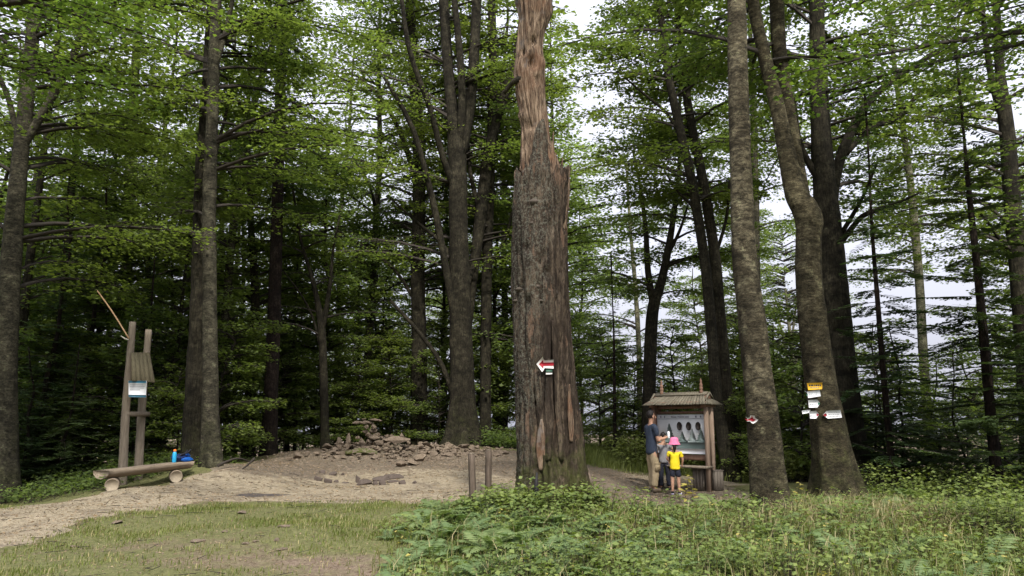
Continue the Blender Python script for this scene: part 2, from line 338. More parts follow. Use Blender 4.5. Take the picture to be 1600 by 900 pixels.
M['ink'] = plain('grey_print', (.22, .23, .25), .6)
M['panel'] = plain('printed_panel', (.54, .55, .55), .35, 3, .08, .02)
M['pine_print'] = plain('grey_green_print', (.105, .14, .13), .4, 5, .1, .02)
M['pine_print2'] = plain('pale_green_print', (.20, .235, .225), .4, 5, .1, .02)
M['oval'] = plain('dark_oval_print', (.028, .022, .020), .5, 60, .5, .02)
M['steel'] = plain('metal_edge', (.45, .46, .47), .4)
# ------------------------------------------------------------------ ground sheet
def axis(lo, hi, step, far):
    a = list(np.arange(lo, hi + 1e-6, step)); s = step; x = hi; b = []
    while x < far: s *= 1.35; x += s; b.append(x)
    s = step; x = lo; c = []
    while x > -far: s *= 1.35; x -= s; c.append(x)
    return np.array(c[::-1] + a + b)
def poly_sd(x, y, poly):                # signed distance, inside positive
    poly = np.asarray(poly)[:, :2]; d = np.full(x.shape, 1e9); ins = np.zeros(x.shape, bool)
    for i in range(len(poly)):
        a, b = poly[i], poly[(i + 1) % len(poly)]; e = b - a
        t = np.clip(((x - a[0]) * e[0] + (y - a[1]) * e[1]) / (e @ e + 1e-9), 0, 1)
        d = np.minimum(d, np.hypot(x - a[0] - t * e[0], y - a[1] - t * e[1]))
        c = ((a[1] <= y) != (b[1] <= y)) & (x < (b[0] - a[0]) * (y - a[1]) / (b[1] - a[1] + 1e-12) + a[0]); ins ^= c
    return np.where(ins, d, -d)
def wob(x, y): return .30 * np.sin(x * 2.7 + 3 * np.sin(y * 3.1)) * np.cos(y * 4.3 + x) + .35 * np.sin(x * 1.3 + 1.1 * np.sin(y * 1.7)) + .22 * np.sin(y * 2.9 + x * .7) + .12 * np.sin(x * 5.1 + y * 3.7)
PATH = [G(*p)[:2] for p in [(-60,880),(-60,812),(60,790),(150,776),(240,756),(330,738),(420,712),(480,700),(520,697),(620,695),(700,697),(790,705),(900,726),(985,740),(1010,742),(1130,752),(1170,780),(1130,795),(985,800),(900,790),(790,778),(700,790),(560,786),(420,784),(300,790),(200,803),(90,835),(20,860)]]
MOUND = [G(*p)[:2] for p in [(330,735),(420,712),(520,697),(700,697),(800,705),(1000,745),(1150,770),(1000,790),(800,748),(720,736),(640,733),(540,735),(470,750),(400,752)]]
gx = axis(-16, 14, .14, 9000); gy = axis(4, 30, .14, 9000)
X, Y = np.meshgrid(gx, gy); Z = Hh(X, Y)
def grid_mesh(name, X, Y, Z, mat, keep=None, attrs={}):
    ny, nx = X.shape; idx = np.arange(nx * ny).reshape(ny, nx)
    Q = np.stack([idx[:-1, :-1], idx[:-1, 1:], idx[1:, 1:], idx[1:, :-1]], -1).reshape(-1, 4)
    V = np.stack([X, Y, Z], -1).reshape(-1, 3); A = {k: a.ravel() for k, a in attrs.items()}
    if keep is not None:
        Q = Q[keep.ravel()[Q].any(1)]; u, inv = np.unique(Q, return_inverse=True); Q = inv.reshape(Q.shape); V = V[u]; A = {k: a[u] for k, a in A.items()}
    me = mesh_of(name, V, [Q], smooth=True); me.materials.append(mat)
    for k, a in A.items():
        at = me.attributes.new(k, 'FLOAT', 'POINT'); at.data.foreach_set('value', a.astype(np.float32))
    return link(name, me)
sdp = poly_sd(X, Y, PATH); sdm = poly_sd(X, Y, MOUND)
GRASSP = [G(*p)[:2] for p in [(-100,925),(10,868),(120,838),(240,808),(380,790),(520,790),(700,796),(790,800),(700,860),(600,930)]]
sdg = poly_sd(X, Y, GRASSP)
bare = np.exp(-((X + 3.2) ** 2 / 3.0 + (Y - 8.9) ** 2 / .8)) + np.exp(-((X + 4.6) ** 2 / 2.5 + (Y - 10.0) ** 2 / .25)) * .7 + np.exp(-((X + 1.6) ** 2 / .8 + (Y - 8.3) ** 2 / .5)) * .8
green = np.clip(.55 - sdp * .6, 0, 1) * (1 - .75 * np.clip(bare, 0, 1))
green = green * np.clip(1.2 - (Y - 20) * .1, .1, 1)
tag(grid_mesh('ground', X, Y, Z, M['ground'], None, {'green': green}), 'forest floor of brown soil, litter and thin grass', kind='structure')
pm = sdp + wob(X, Y) * .5
zz = Z + np.clip(pm * .12, -.05, .022)
sub = (np.abs(X) < 16) & (Y > 4) & (Y < 31)
rub = np.clip(.5 + sdm * .7 + wob(X, Y) * .3, 0, 1)
tag(grid_mesh('path', X, Y, zz, M['path'], (pm > -.25) & sub, {'rub': rub}), 'trodden pale earth trail and rubble clearing', kind='structure')
def onpath(x, y): return poly_sd(np.asarray(x, float), np.asarray(y, float), PATH)
# ------------------------------------------------------------------ leaf arrays
def quads(Pc, D, Nn, a, b):
    """rhombus leaves: base Pc, direction D, normal Nn, length a, width b"""
    D = D / (np.linalg.norm(D, axis=1)[:, None] + 1e-9); Sd = np.cross(Nn, D); Sd /= np.linalg.norm(Sd, axis=1)[:, None] + 1e-9
    a = a[:, None]; b = b[:, None]; Nu = np.cross(D, Sd)
    V = np.stack([Pc, Pc + D * a * .5 + Sd * b * .5 + Nu * b * .12, Pc + D * a, Pc + D * a * .5 - Sd * b * .5 + Nu * b * .12], 1)
    n = len(Pc); return V.reshape(-1, 3), np.arange(n * 4).reshape(n, 4)
def prisms(A, B, ra, rb):
    """3-sided sticks from A to B"""
    D = B - A; D /= np.linalg.norm(D, axis=1)[:, None] + 1e-9; up = np.tile([0.3, .1, 1.0], (len(A), 1)); U = np.cross(D, up); U /= np.linalg.norm(U, axis=1)[:, None] + 1e-9; W = np.cross(D, U)
    V = []
    for k in range(3):
        c, s_ = math.cos(k * 2.094), math.sin(k * 2.094); o = c * U + s_ * W
        V += [A + o * ra[:, None], B + o * rb[:, None]]
    V = np.stack(V, 1); n = len(A); b0 = (np.arange(n) * 6)[:, None]
    Q = np.concatenate([b0 + np.array([[2 * k, 2 * k + 1, (2 * k + 3) % 6, (2 * k + 2) % 6]]) for k in range(3)])
    return V.reshape(-1, 3), Q
def beech_crown(rng, ax, h0, h1, nb, L0, L1, leaf=.10, tw=15, lv=33, az0=None, azr=None, rise=.5, name='crown', mat='leaf', wood_m=None, hpow=1.0, hcut=None, back=0):
    """ax(h)->point on the trunk. Leafy flat sprays on twigs on boughs."""
    h = h0 + (h1 - h0) * rng.random(nb) ** hpow
    az = rng.random(nb) * 6.283 if azr is None else az0 + (rng.random(nb) - .5) * azr
    if back:
        bad = (np.abs((az - 4.712 + 3.1416) % 6.2832 - 3.1416) < 1.0) & (h < back); az = np.where(bad, az + 3.1416 + rng.uniform(-1, 1, nb), az)
    f = (h - h0) / max(h1 - h0, .1); L = (L0 + (L1 - L0) * rng.random(nb)) * (1 - .45 * f ** 2)
    ls = np.ones(nb)
    if hcut is not None: ls = np.where(h > hcut, 2.0, 1.0)
    base = np.array([ax(a) for a in h]); dr = np.stack([np.cos(az), np.sin(az), np.zeros(nb)], 1)
    rz = rise * (.6 + .8 * rng.random(nb)); bend = (rng.random(nb) - .5) * .5
    side = np.stack([-dr[:, 1], dr[:, 0], np.zeros(nb)], 1)
    def bp(t, i):
        t = np.asarray(t)[..., None]
        return base[i] + dr[i] * L[i][..., None] * t + side[i] * (L * bend)[i][..., None] * t ** 2 + np.array([0, 0, 1.]) * L[i][..., None] * (rz[i][..., None] * t - .75 * rz[i][..., None] * t ** 2 )
    mb = MB()
    i0 = np.arange(nb); K = 5; r0 = .016 + .012 * L
    for k in range(K):
        t0, t1 = k / K, (k + 1) / K
        V, Q = prisms(bp(np.full(nb, t0), i0), bp(np.full(nb, t1), i0), r0 * (1 - t0 * .8), r0 * (1 - t1 * .8)); mb.add(V, [Q], 1)
    # twigs
    nt_ = nb * tw; bi = np.repeat(i0, tw); t = .18 + .82 * (np.tile(np.arange(tw), nb) + rng.random(nt_) * .8) / tw; t = np.minimum(t, 1)
    sg = np.where(np.tile(np.arange(tw), nb) % 2 == 0, 1, -1); A = bp(t, bi)
    an = R(50) * sg * (1.1 - .5 * t) + (rng.random(nt_) - .5) * .5; ca, sa = np.cos(an), np.sin(an)
    td = dr[bi] * ca[:, None] + side[bi] * sa[:, None]; td[:, 2] = (rng.random(nt_) - .6) * .35
    tl = L[bi] * .34 * (1.05 - .75 * t ** 2) * (.5 + rng.random(nt_) * .8) + .15
    B = A + td * tl[:, None]; V, Q = prisms(A, B, np.full(nt_, .006) + tl * .004, np.full(nt_, .002)); mb.add(V, [Q], 1)
    # leaves
    nl = nt_ * lv; ti = np.repeat(np.arange(nt_), lv); s = .08 + .95 * rng.random(nl)
    keep = rng.random(nl) < np.clip(.25 + tl[ti] * .9, .3, 1) * np.where(ls[bi[ti]] > 1, .10, 1); ti = ti[keep]; s = s[keep]; nl = len(ti)
    sdv = np.stack([-td[:, 1], td[:, 0], np.zeros(nt_)], 1)
    lat = (rng.random(nl) - .5) * .42 * (.35 + tl[ti])
    Pc = A[ti] + td[ti] * (s * tl[ti])[:, None] + sdv[ti] * lat[:, None]; Pc[:, 2] += (rng.random(nl) - .5) * .20 - .16 * s * tl[ti]
    ang = np.sign(lat) * .8 + (rng.random(nl) - .5) * 1.4; D = td[ti] * np.cos(ang)[:, None] + sdv[ti] * np.sin(ang)[:, None]; D[:, 2] += (rng.random(nl) - .65) * .45
    N = np.stack([rng.normal(0, .55, nl), rng.normal(0, .55, nl), np.ones(nl)], 1)
    a = leaf * (.5 + .95 * rng.random(nl)) * ls[bi[ti]]; V, Q = quads(Pc, D, N, a, a * .72); mb.add(V, [Q], 0)
    return mb.mesh(name, [M[mat], wood_m or M['twig']])
def fir_crown(rng, ax, h0, h1, step=.4, per=5, L0=1.8, L1=.2, droop=.25, name='crown', dens=1.0, sparse=0.0, wdt=.045):
    mb = MB(); A_, B_, ra = [], [], []; TA, TB = [], []
    h = h0
    while h < h1:
        f = (h - h0) / (h1 - h0); a0 = rng.random() * 6.28
        for k in range(per):
            if rng.random() < sparse: continue
            az = a0 + k * 6.283 / per + (rng.random() - .5) * .5; L = (L0 * (1 - f) + L1 * f) * (.65 + .5 * rng.random()); b = ax(h + rng.random() * .15)
            d = np.array([math.cos(az), math.sin(az), 0]); sdv = np.array([-d[1], d[0], 0]); pts = []; e_ = rng.normal(.12, .22); w_ = rng.normal(0, .3)
            for q in range(5):
                t = q / 4; pts.append(b + d * L * t + np.array([0, 0, L * (e_ * t - droop * t * t + .06 * t ** 4)]) + sdv * L * w_ * t * t)
            for q in range(4): A_.append(pts[q]); B_.append(pts[q + 1]); ra.append(.004 + .006 * L * (1 - q / 5))
            nt = int(max(6, L * 15 * dens)); pts = np.array(pts)
            for j in range(nt):
                t = .12 + .88 * (j + .5) / nt; p = np.array([np.interp(t, np.linspace(0, 1, 5), pts[:, c]) for c in range(3)])
                for sgn in (-1, 1):
                    l = (.10 + .34 * L * .5 * math.sin(math.pi * min(1, .15 + t * .85)) ** .8) * (.6 + .6 * rng.random())
                    e = p + (d * .55 + sdv * sgn * (.75 + .25 * rng.random())) * l + np.array([0, 0, -.06 * l - .05 * rng.random() * l])
                    TA.append(p); TB.append(e)
                    if l > .22:
                        for u in (.35, .6, .85):
                            p2 = p + (e - p) * u; l2 = l * .45 * (1.1 - u * .6)
                            TA.append(p2); TB.append(p2 + (d * .9 + sdv * sgn * -.25) * l2 + np.array([0, 0, (rng.random() - .6) * .04]))
                            TA.append(p2); TB.append(p2 + (d * .1 + sdv * sgn * 1.0) * l2 * .6 + np.array([0, 0, (rng.random() - .6) * .04]))
        h += step * (.7 + .6 * rng.random())
    V, Q = prisms(np.array(A_), np.array(B_), np.array(ra), np.array(ra) * .7); mb.add(V, [Q], 1)
    TA = np.array(TA); TB = np.array(TB); D = TB - TA; n = len(TA); Ln = np.linalg.norm(D, axis=1)
    N = np.stack([(rng.random(n) - .5) * .8, (rng.random(n) - .5) * .8, np.ones(n)], 1)
    V, Q = quads(TA, D, N, Ln, np.full(n, wdt) * (.7 + .6 * rng.random(n))); mb.add(V, [Q], 0)
    return mb.mesh(name, [M['fir'], M['twig']])
# ------------------------------------------------------------------ traced trees
def nz(p, sc): return mnoise.noise(Vector((p[0] * sc[0], p[1] * sc[1], p[2] * sc[2])))
def trunk_path(tr, d, Htot, lean=0.0):
    """tr: [(px,py,w px)]; returns points, radii, base"""
    pts, rad = [], []
    for k, (px, py, wd) in enumerate(tr):
        p = P(px, py, d); p = p + np.array([0, lean * max(0, p[2]), 0]); pts.append(p); rad.append(wd / 2 * T(px, py, d) / F)
    b = pts[0]; gz = H1(b[0], b[1])
    if b[2] > gz + .15:
        sl = (pts[1] - pts[0]) / max(.1, pts[1][2] - pts[0][2]); sl = sl * .5; sl[2] = 1
        dz = b[2] - gz + .3; pts.insert(0, b - sl * dz); rad.insert(0, rad[0] * 1.12)
    else: pts[0] = np.array([b[0], b[1], gz - .15])
    while pts[-1][2] < Htot - .5:
        dv = pts[-1] - pts[-2]; dv = dv / np.linalg.norm(dv); dv = dv * .6 + np.array([0, 0, .4]); dv /= np.linalg.norm(dv)
        st = min(2.0, Htot - pts[-1][2]); pts.append(pts[-1] + dv * st); rad.append(max(.03, rad[-1] * (1 - st * .075)))
    return np.array(pts), np.array(rad)
def trunk_mesh(pts, rad, base, seg=14, step=.25, flare=.5, rough=.05, lobes=5, mat='bark_mid', seed=0, kn=0.0):
    L = np.linalg.norm(np.diff(pts, axis=0), axis=1).sum(); n = int(min(110, max(8, L / step)))
    pr = spline(np.hstack([pts, rad[:, None]]), n); pp = pr[:, :3] - base; rr = np.maximum(pr[:, 3], .01)
    ph = seed * 1.7
    def mod(q, a):
        h = np.maximum(q[:, 2] + .1, 0)[:, None]; fl = flare * np.exp(-h / (rad[0] * 2.2 + .15)) * (.65 + .5 * np.cos(lobes * a[None, :] + ph) + .3 * np.cos((lobes - 2) * a[None, :] + 2 * ph))
        o = 1 + fl
        if rough:
            for i in range(len(q)):
                r0 = rr[i]
                for j, aa in enumerate(a):
                    c_, s_ = math.cos(aa) * r0, math.sin(aa) * r0
                    o[i, j] += rough * (mnoise.noise(Vector((c_ * 6 + seed, s_ * 6, q[i, 2] * 1.3))) * 1.2 + mnoise.noise(Vector((c_ * 16, s_ * 16 + seed, q[i, 2] * 5))) * .6)
        return o
    V, fs = tube(pp, rr, seg, True, mod); me = mesh_of('trunk', V, fs, smooth=True); me.materials.append(M[mat]); return me
def traced_tree(name, label, tr, d, Htot=20, mat='bark_mid', limbs=(), crown=None, group='beech trees of the wood', cat='tree', seg=14, flare=.5, rough=.05, seed=1, fir=None, lean=0.0, step=.25):
    pts, rad = trunk_path(tr, d, Htot, lean); b = pts[0]; base = np.array([b[0], b[1], H1(b[0], b[1])])
    t = empty(name, base, 0, label, cat, group)
    me = trunk_mesh(pts, rad, base, seg, step, flare, rough, mat=mat, seed=seed); link('trunk', me, t)
    loc = pts - base
    def ax(h): return np.array([np.interp(h, loc[:, 2], loc[:, c]) for c in (0, 1)] + [h])
    for lb in limbs:
        dl = d + (lb[0] if isinstance(lb[0], (int, float)) else 0); pl = [q for q in lb if not isinstance(q, (int, float))]; yy = lb[0] if isinstance(lb[0], (int, float)) else 0
        lp = []; n = len(pl)
        for k, (px, py, wd) in enumerate(pl):
            dd = d + yy * k / max(1, n - 1); p = P(px, py, dd); p = p + np.array([0, lean * max(0, p[2]), 0]); lp.append(list(p - base) + [wd / 2 * T(px, py, dd) / F])
        pr = spline(lp, 14); mb = MB().tube(pr[:, :3], np.maximum(pr[:, 3], .006), 7); o = mb.obj('limb', M[mat], t, True)
    rng = np.random.default_rng(seed)
    if crown:
        c = dict(crown); c.setdefault('back', crown.get('hcut') or 14); me = beech_crown(rng, ax, **c); link('crown', me, t)
    if fir:
        me = fir_crown(rng, ax, **fir); link('crown', me, t)
    return t
FH = 'slender beech'
G1 = 'beech trees standing round the clearing'; G2 = 'fir trees at the edge of the clearing'
traced_tree('beech_tree', 'grey beech at the far left edge whose limb forks off to the right high up', [(0,745,44),(6,560,37),(18,400,29),(30,260,24),(42,150,21),(52,40,19),(58,-60,17)], 15.5, 18, 'bark_mid',
    [[(32,236,13),(60,188,13),(88,140,12),(115,85,11),(152,-20,11)], [(28,215,9),(12,150,8),(-12,100,7)]], dict(h0=4.2, h1=16, nb=58, L0=2.2, L1=4.4, mat='leaf', hcut=11.5), G1, seed=3)
traced_tree('beech_tree', 'thin dark beech leaning right beside the grey beech at the left edge', [(25,640,14),(36,500,14),(50,380,12),(62,290,10),(80,150,8)], 20, 15, 'bark_dark', [], dict(h0=3, h1=14, nb=36, L0=1.6, L1=3), G1, seed=4, seg=8)
traced_tree('beech_tree', 'thin dark crooked trunk between the left edge and the sign stand', [(88,640,15),(92,520,14),(102,430,12),(112,300,10)], 23, 16, 'bark_dark', [], dict(h0=2.5, h1=15, nb=40, L0=1.8, L1=3.2), G1, seed=5, seg=8)
traced_tree('beech_tree', 'straight grey trunk rising above the sign stand', [(196,560,14),(200,350,16),(206,210,14),(214,60,12)], 29, 22, 'bark_mid', [], dict(h0=7, h1=20, nb=44, L0=2.5, L1=4.5, hcut=18), G1, seed=6, seg=9)
traced_tree('beech_tree', 'stout grey beech behind the right end of the log bench', [(332,728,32),(329,620,24),(328,480,22),(327,330,21),(333,150,18),(338,0,16),(341,-100,15)], 17.6, 21, 'bark_mid',
    [[(331,120,9),(350,60,8),(370,-30,6)], [2.0,(322,300,6),(345,210,5),(365,130,4)]], dict(h0=5.0, h1=19, nb=72, L0=2.2, L1=4.6, hcut=12.5), G1, seed=8, seg=22, step=.13, flare=.3, rough=.09)
traced_tree('beech_tree', 'dark furrowed trunk pressed against the stout grey beech by the bench', [(303,722,36),(306,600,31),(312,470,27),(314,300,21),(322,150,16)], 18.3, 19, 'bark_dark', [], dict(h0=7, h1=18, nb=30, L0=2, L1=4, hcut=13), G1, seed=9, rough=.12, seg=16)
traced_tree('beech_tree', 'slim trunk slanting to the right just past the stout grey beech', [(350,520,14),(362,380,13),(378,250,12),(400,150,11),(428,60,9)], 24, 19, 'bark_mid', [], dict(h0=5, h1=18, nb=40, L0=2, L1=4, hcut=16), G1, seed=10, seg=8)
traced_tree('beech_tree', 'pair-like slim trunk left of the black spruce', [(388,695,18),(394,580,17),(399,470,14),(392,350,10),(388,240,8)], 25.5, 17, 'bark_dark', [], dict(h0=3.5, h1=16, nb=40, L0=1.8, L1=3.6), G1, seed=11, seg=9)
traced_tree('spruce_tree', 'tall black spruce with drooping dark boughs left of the stone heap', [(420,708,24),(428,500,21),(434,300,18),(438,150,17),(441,0,14)], 23.5, 21, 'bark_fir', [], None, 'spruce trees', seed=12, seg=10,
    fir=dict(h0=7.5, h1=20, step=.75, per=5, L0=2.6, L1=.5, droop=.5, sparse=.35, wdt=.06))
traced_tree('beech_tree', 'short slim forked tree with peeling pale streak behind the heap', [(509,697,14),(506,600,13),(502,510,12),(489,440,7),(469,370,4)], 24.2, 9.5, 'bark_dark',
    [[(503,520,9),(515,450,7),(522,380,4),(535,320,3)], [(504,560,5),(490,500,4),(470,460,3),(440,420,2)]], dict(h0=3.5, h1=10, nb=26, L0=1.2, L1=2.6, lv=14), G1, seed=13, seg=9)
traced_tree('beech_tree', 'dark upright beech between the forked slim tree and the great beech', [(655,690,26),(655,560,24),(653,420,22),(655,260,20),(648,130,18),(640,0,14)], 28, 23, 'bark_dark',
    [[(654,300,9),(630,220,8),(600,160,7),(560,120,5)], [(654,480,6),(615,420,5),(560,380,4),(510,350,3)]], dict(h0=5.5, h1=22, nb=80, L0=2.2, L1=5, hcut=18.5), G1, seed=14, seg=12)
traced_tree('beech_tree', 'great dark beech with a flared foot at the right end of the heap', [(722,700,60),(722,655,41),(722,600,36),(719,480,33),(716,340,29),(714,235,28),(704,150,18),(697,60,16),(690,-60,14)], 26.2, 24, 'bark_dark',
    [[(717,250,22),(734,165,18),(742,60,16),(746,-60,14)], [-1.5,(715,520,13),(700,440,12),(682,340,11),(660,250,9),(640,190,8),(600,120,6)], [-1,(715,260,16),(722,160,13),(716,60,11),(705,-40,9)],
     [(716,640,10),(690,570,8),(655,520,7),(610,470,5)], [-2,(712,300,12),(690,240,10),(672,170,9),(640,80,8),(625,-20,6)], [2,(722,470,9),(745,400,8),(765,360,6)], [1,(714,420,8),(690,380,6),(655,350,5),(610,310,3)]],
    dict(h0=5.5, h1=23, nb=95, L0=2.5, L1=5.4, hcut=17.5), G1, seed=15, seg=22, rough=.08, flare=.35)
traced_tree('beech_tree', 'dark stem bending right towards the dead trunk', [(722,695,14),(725,580,14),(737,450,15),(752,330,19),(763,240,17),(784,160,16),(800,115,14),(812,60,12)], 27.0, 21, 'bark_dark',
    [[(752,340,9),(735,270,7),(728,180,6)]], dict(h0=7, h1=17, nb=40, L0=2, L1=4, hcut=15.5), G1, seed=16, seg=12)
traced_tree('beech_tree', 'straight dark trunk half hidden by the bending stem', [(758,690,18),(760,450,17),(765,300,15),(770,120,14),(768,0,12)], 27.5, 22, 'bark_dark',
    [[(762,420,6),(790,370,5),(800,330,4)]], dict(h0=8, h1=21, nb=50, L0=2, L1=4.2, hcut=18), G1, seed=17, seg=9)
traced_tree('beech_tree', 'dark forked beech directly behind the information board', [(1013,700,21),(1016,560,20),(1020,485,19),(1032,445,14),(1042,400,12),(1052,340,9),(1060,270,6),(1062,200,5)], 24, 14, 'bark_dark',
    [[(1021,480,12),(1012,420,10),(1009,360,8),(1000,290,5),(990,240,4)], [(1043,400,6),(1062,360,5),(1075,320,3)]], dict(h0=5.0, h1=13, nb=52, L0=1.4, L1=3.2), G1, seed=18, seg=11)
traced_tree('beech_tree', 'left stem of the twin beeches crossing at their feet behind the board', [(1146,760,27),(1131,690,21),(1120,620,18),(1110,500,17),(1100,400,16),(1080,280,15),(1062,200,14),(1043,110,12),(1030,0,10)], 20.3, 17.5, 'bark_dark',
    [[(1098,390,8),(1086,330,6),(1060,300,4),(1040,270,3)], [(1066,215,7),(1040,175,5),(1010,150,4),(975,120,3)]], dict(h0=7, h1=16.5, nb=44, L0=1.6, L1=3.4, hcut=14), G1, seed=19, seg=12)
traced_tree('beech_tree', 'right stem of the twin beeches crossing at their feet behind the board', [(1168,758,24),(1150,690,22),(1137,620,19),(1129,540,18),(1119,420,17),(1105,320,16),(1092,250,15),(1076,170,13),(1064,70,12),(1058,-20,10)], 20.8, 18, 'bark_dark',
    [[(1104,310,7),(1085,280,6),(1070,240,5),(1064,190,4)], [(1118,400,6),(1135,340,5),(1140,280,4)]], dict(h0=7, h1=17, nb=50, L0=1.6, L1=3.6, hcut=14.5), G1, seed=20, seg=12)
t_mark = traced_tree('beech_tree', 'pale grey beech painted with a red and white star, in front of the board', [(1208,802,56),(1198,720,50),(1188,620,47),(1175,500,42),(1163,400,38),(1157,250,33),(1153,100,30),(1150,-20,28)], 12.5, 17, 'bark_beech',
    [], dict(h0=9.5, h1=16, nb=34, L0=2, L1=4, hcut=10.5), G1, seed=21, seg=30, flare=.22, rough=.07, step=.09)
t_sign = traced_tree('beech_tree', 'crooked mossy-footed beech carrying the trail signs', [(1312,792,66),(1304,730,52),(1290,640,46),(1275,540,43),(1265,440,40),(1264,375,39),(1264,348,42),(1257,326,40),(1243,300,33),(1228,235,27),(1214,165,23),(1195,90,20),(1178,10,18),(1170,-60,16)], 14, 17, 'bark_sign',
    [[.6,(1258,320,22),(1246,250,20),(1232,170,21),(1218,80,23),(1212,-40,22)]], dict(h0=8.0, h1=16, nb=46, L0=2, L1=4.2, hcut=11.5), G1, seed=22, seg=30, flare=.6, rough=.08, step=.09)
traced_tree('beech_tree', 'nearly black thick beech right behind the signposted beech', [(1328,752,60),(1315,620,51),(1303,480,47),(1295,380,42),(1287,280,34),(1280,160,28),(1277,60,24),(1275,-60,22)], 17.6, 19, 'bark_dark',
    [[(1298,330,20),(1308,265,17),(1330,205,15),(1365,150,12),(1425,105,8),(1480,70,5)], [-1,(1305,390,13),(1330,358,9),(1352,335,8),(1400,318,5),(1440,300,3)], [(1296,300,14),(1268,262,11),(1248,215,9),(1240,150,7)],
     [1,(1322,240,9),(1360,200,9),(1400,185,7),(1440,140,5)], [-1,(1310,372,8),(1330,340,7),(1352,300,5),(1372,250,4)], [-2,(1284,142,6),(1330,140,5),(1380,120,4)]],
    dict(h0=6.5, h1=18, nb=74, L0=2, L1=4.6, hcut=13), G1, seed=23, seg=20, rough=.1, flare=.3)
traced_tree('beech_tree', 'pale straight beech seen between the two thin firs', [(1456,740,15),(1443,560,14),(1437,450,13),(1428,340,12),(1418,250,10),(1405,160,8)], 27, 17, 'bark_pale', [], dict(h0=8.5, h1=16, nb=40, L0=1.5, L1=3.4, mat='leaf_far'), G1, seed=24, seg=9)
traced_tree('beech_tree', 'dark forking beech at the far right edge', [(1612,720,30),(1602,560,27),(1592,440,25),(1583,330,24),(1573,200,22),(1562,110,14),(1556,0,11)], 19, 18, 'bark_dark',
    [[(1574,205,13),(1552,135,10),(1540,60,8),(1530,-40,6)], [(1590,420,8),(1560,370,6),(1530,330,4)]], dict(h0=6.0, h1=17, nb=70, L0=2, L1=4.6, hcut=13.5), G1, seed=25, seg=13)
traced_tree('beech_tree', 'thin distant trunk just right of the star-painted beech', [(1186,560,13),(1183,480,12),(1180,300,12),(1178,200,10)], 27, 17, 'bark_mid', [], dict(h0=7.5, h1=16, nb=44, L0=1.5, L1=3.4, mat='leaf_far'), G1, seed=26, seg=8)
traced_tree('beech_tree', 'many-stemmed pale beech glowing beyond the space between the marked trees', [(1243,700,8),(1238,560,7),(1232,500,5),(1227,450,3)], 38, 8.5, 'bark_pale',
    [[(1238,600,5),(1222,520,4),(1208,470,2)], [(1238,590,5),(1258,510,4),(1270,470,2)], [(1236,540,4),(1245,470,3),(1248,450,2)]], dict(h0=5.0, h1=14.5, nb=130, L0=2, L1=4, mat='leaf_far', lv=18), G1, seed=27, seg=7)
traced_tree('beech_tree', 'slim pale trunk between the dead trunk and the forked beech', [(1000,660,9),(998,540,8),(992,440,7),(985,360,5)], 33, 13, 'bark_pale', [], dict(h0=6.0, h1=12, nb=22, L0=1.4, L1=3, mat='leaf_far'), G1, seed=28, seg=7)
traced_tree('fir_tree', 'thin open fir with bare level branches just right of the black beech', [(1400,782,12),(1385,640,10),(1372,480,8),(1362,350,5),(1357,240,3)], 16.5, 9.0, 'bark_fir', [], None, G2, seed=30, seg=8, rough=0,
    fir=dict(h0=.4, h1=8.9, step=.28, per=5, L0=1.5, L1=.35, droop=.2, sparse=.25, wdt=.06))
traced_tree('fir_tree', 'taller dark fir rising from the ferns near the right edge', [(1563,792,18),(1547,640,15),(1530,450,12),(1514,300,8),(1505,200,4)], 14.8, 9.4, 'bark_fir', [], None, G2, seed=31, seg=9, rough=0,
    fir=dict(h0=.6, h1=9.3, step=.26, per=5, L0=1.9, L1=.35, droop=.2, sparse=.15, wdt=.06))
traced_tree('fir_tree', 'young spindly fir beyond the path right of the dead trunk', [(961,700,6),(960,600,5),(959,520,3),(957,470,2)], 24, 7.0, 'bark_fir', [], None, G2, seed=32, seg=6, rough=0,
    fir=dict(h0=.6, h1=6.4, step=.3, per=5, L0=1.1, L1=.2, droop=.1, sparse=.3))
# ------------------------------------------------------------------ copied trees (shared meshes) behind and around
rng = np.random.default_rng(99)
def straight(Ht, r, seed, mat='bark_dark'):
    rg = np.random.default_rng(seed); n = 9; z = np.linspace(-.4, Ht, n); x = np.cumsum(rg.normal(0, .10, n)); y = np.cumsum(rg.normal(0, .10, n)); x -= x[0]; y -= y[0]
    pts = np.stack([x, y, z], 1); rad = r * (1 - .85 * np.linspace(0, 1, n)) + .01
    return pts, rad
def proto_tree(kind, Ht, r, seed, crown=None, fir=None, mat='bark_dark', seg=9):
    pts, rad = straight(Ht, r, seed); me = trunk_mesh(pts, rad, np.zeros(3), seg, .6, .4, 0, mat=mat, seed=seed)
    ax = lambda h: np.array([np.interp(h, pts[:, 2], pts[:, 0]), np.interp(h, pts[:, 2], pts[:, 1]), h])
    rg = np.random.default_rng(seed)
    cm = beech_crown(rg, ax, **crown) if crown else fir_crown(rg, ax, **fir)
    return me, cm
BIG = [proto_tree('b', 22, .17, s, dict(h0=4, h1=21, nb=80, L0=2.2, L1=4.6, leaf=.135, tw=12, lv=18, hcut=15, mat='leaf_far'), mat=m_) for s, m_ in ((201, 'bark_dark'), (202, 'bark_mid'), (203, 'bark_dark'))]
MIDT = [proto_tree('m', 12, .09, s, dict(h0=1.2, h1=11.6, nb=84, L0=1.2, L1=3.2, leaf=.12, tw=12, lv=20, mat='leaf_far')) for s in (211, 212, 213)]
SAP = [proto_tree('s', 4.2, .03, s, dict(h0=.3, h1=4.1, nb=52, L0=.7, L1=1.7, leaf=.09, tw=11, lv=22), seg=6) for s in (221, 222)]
FIRS = [proto_tree('f', 9, .09, s, fir=dict(h0=.5, h1=8.9, step=.30, per=6, L0=1.9, L1=.2, droop=.22, sparse=.1, wdt=.055), mat='bark_fir', seg=7) for s in (231, 232)]
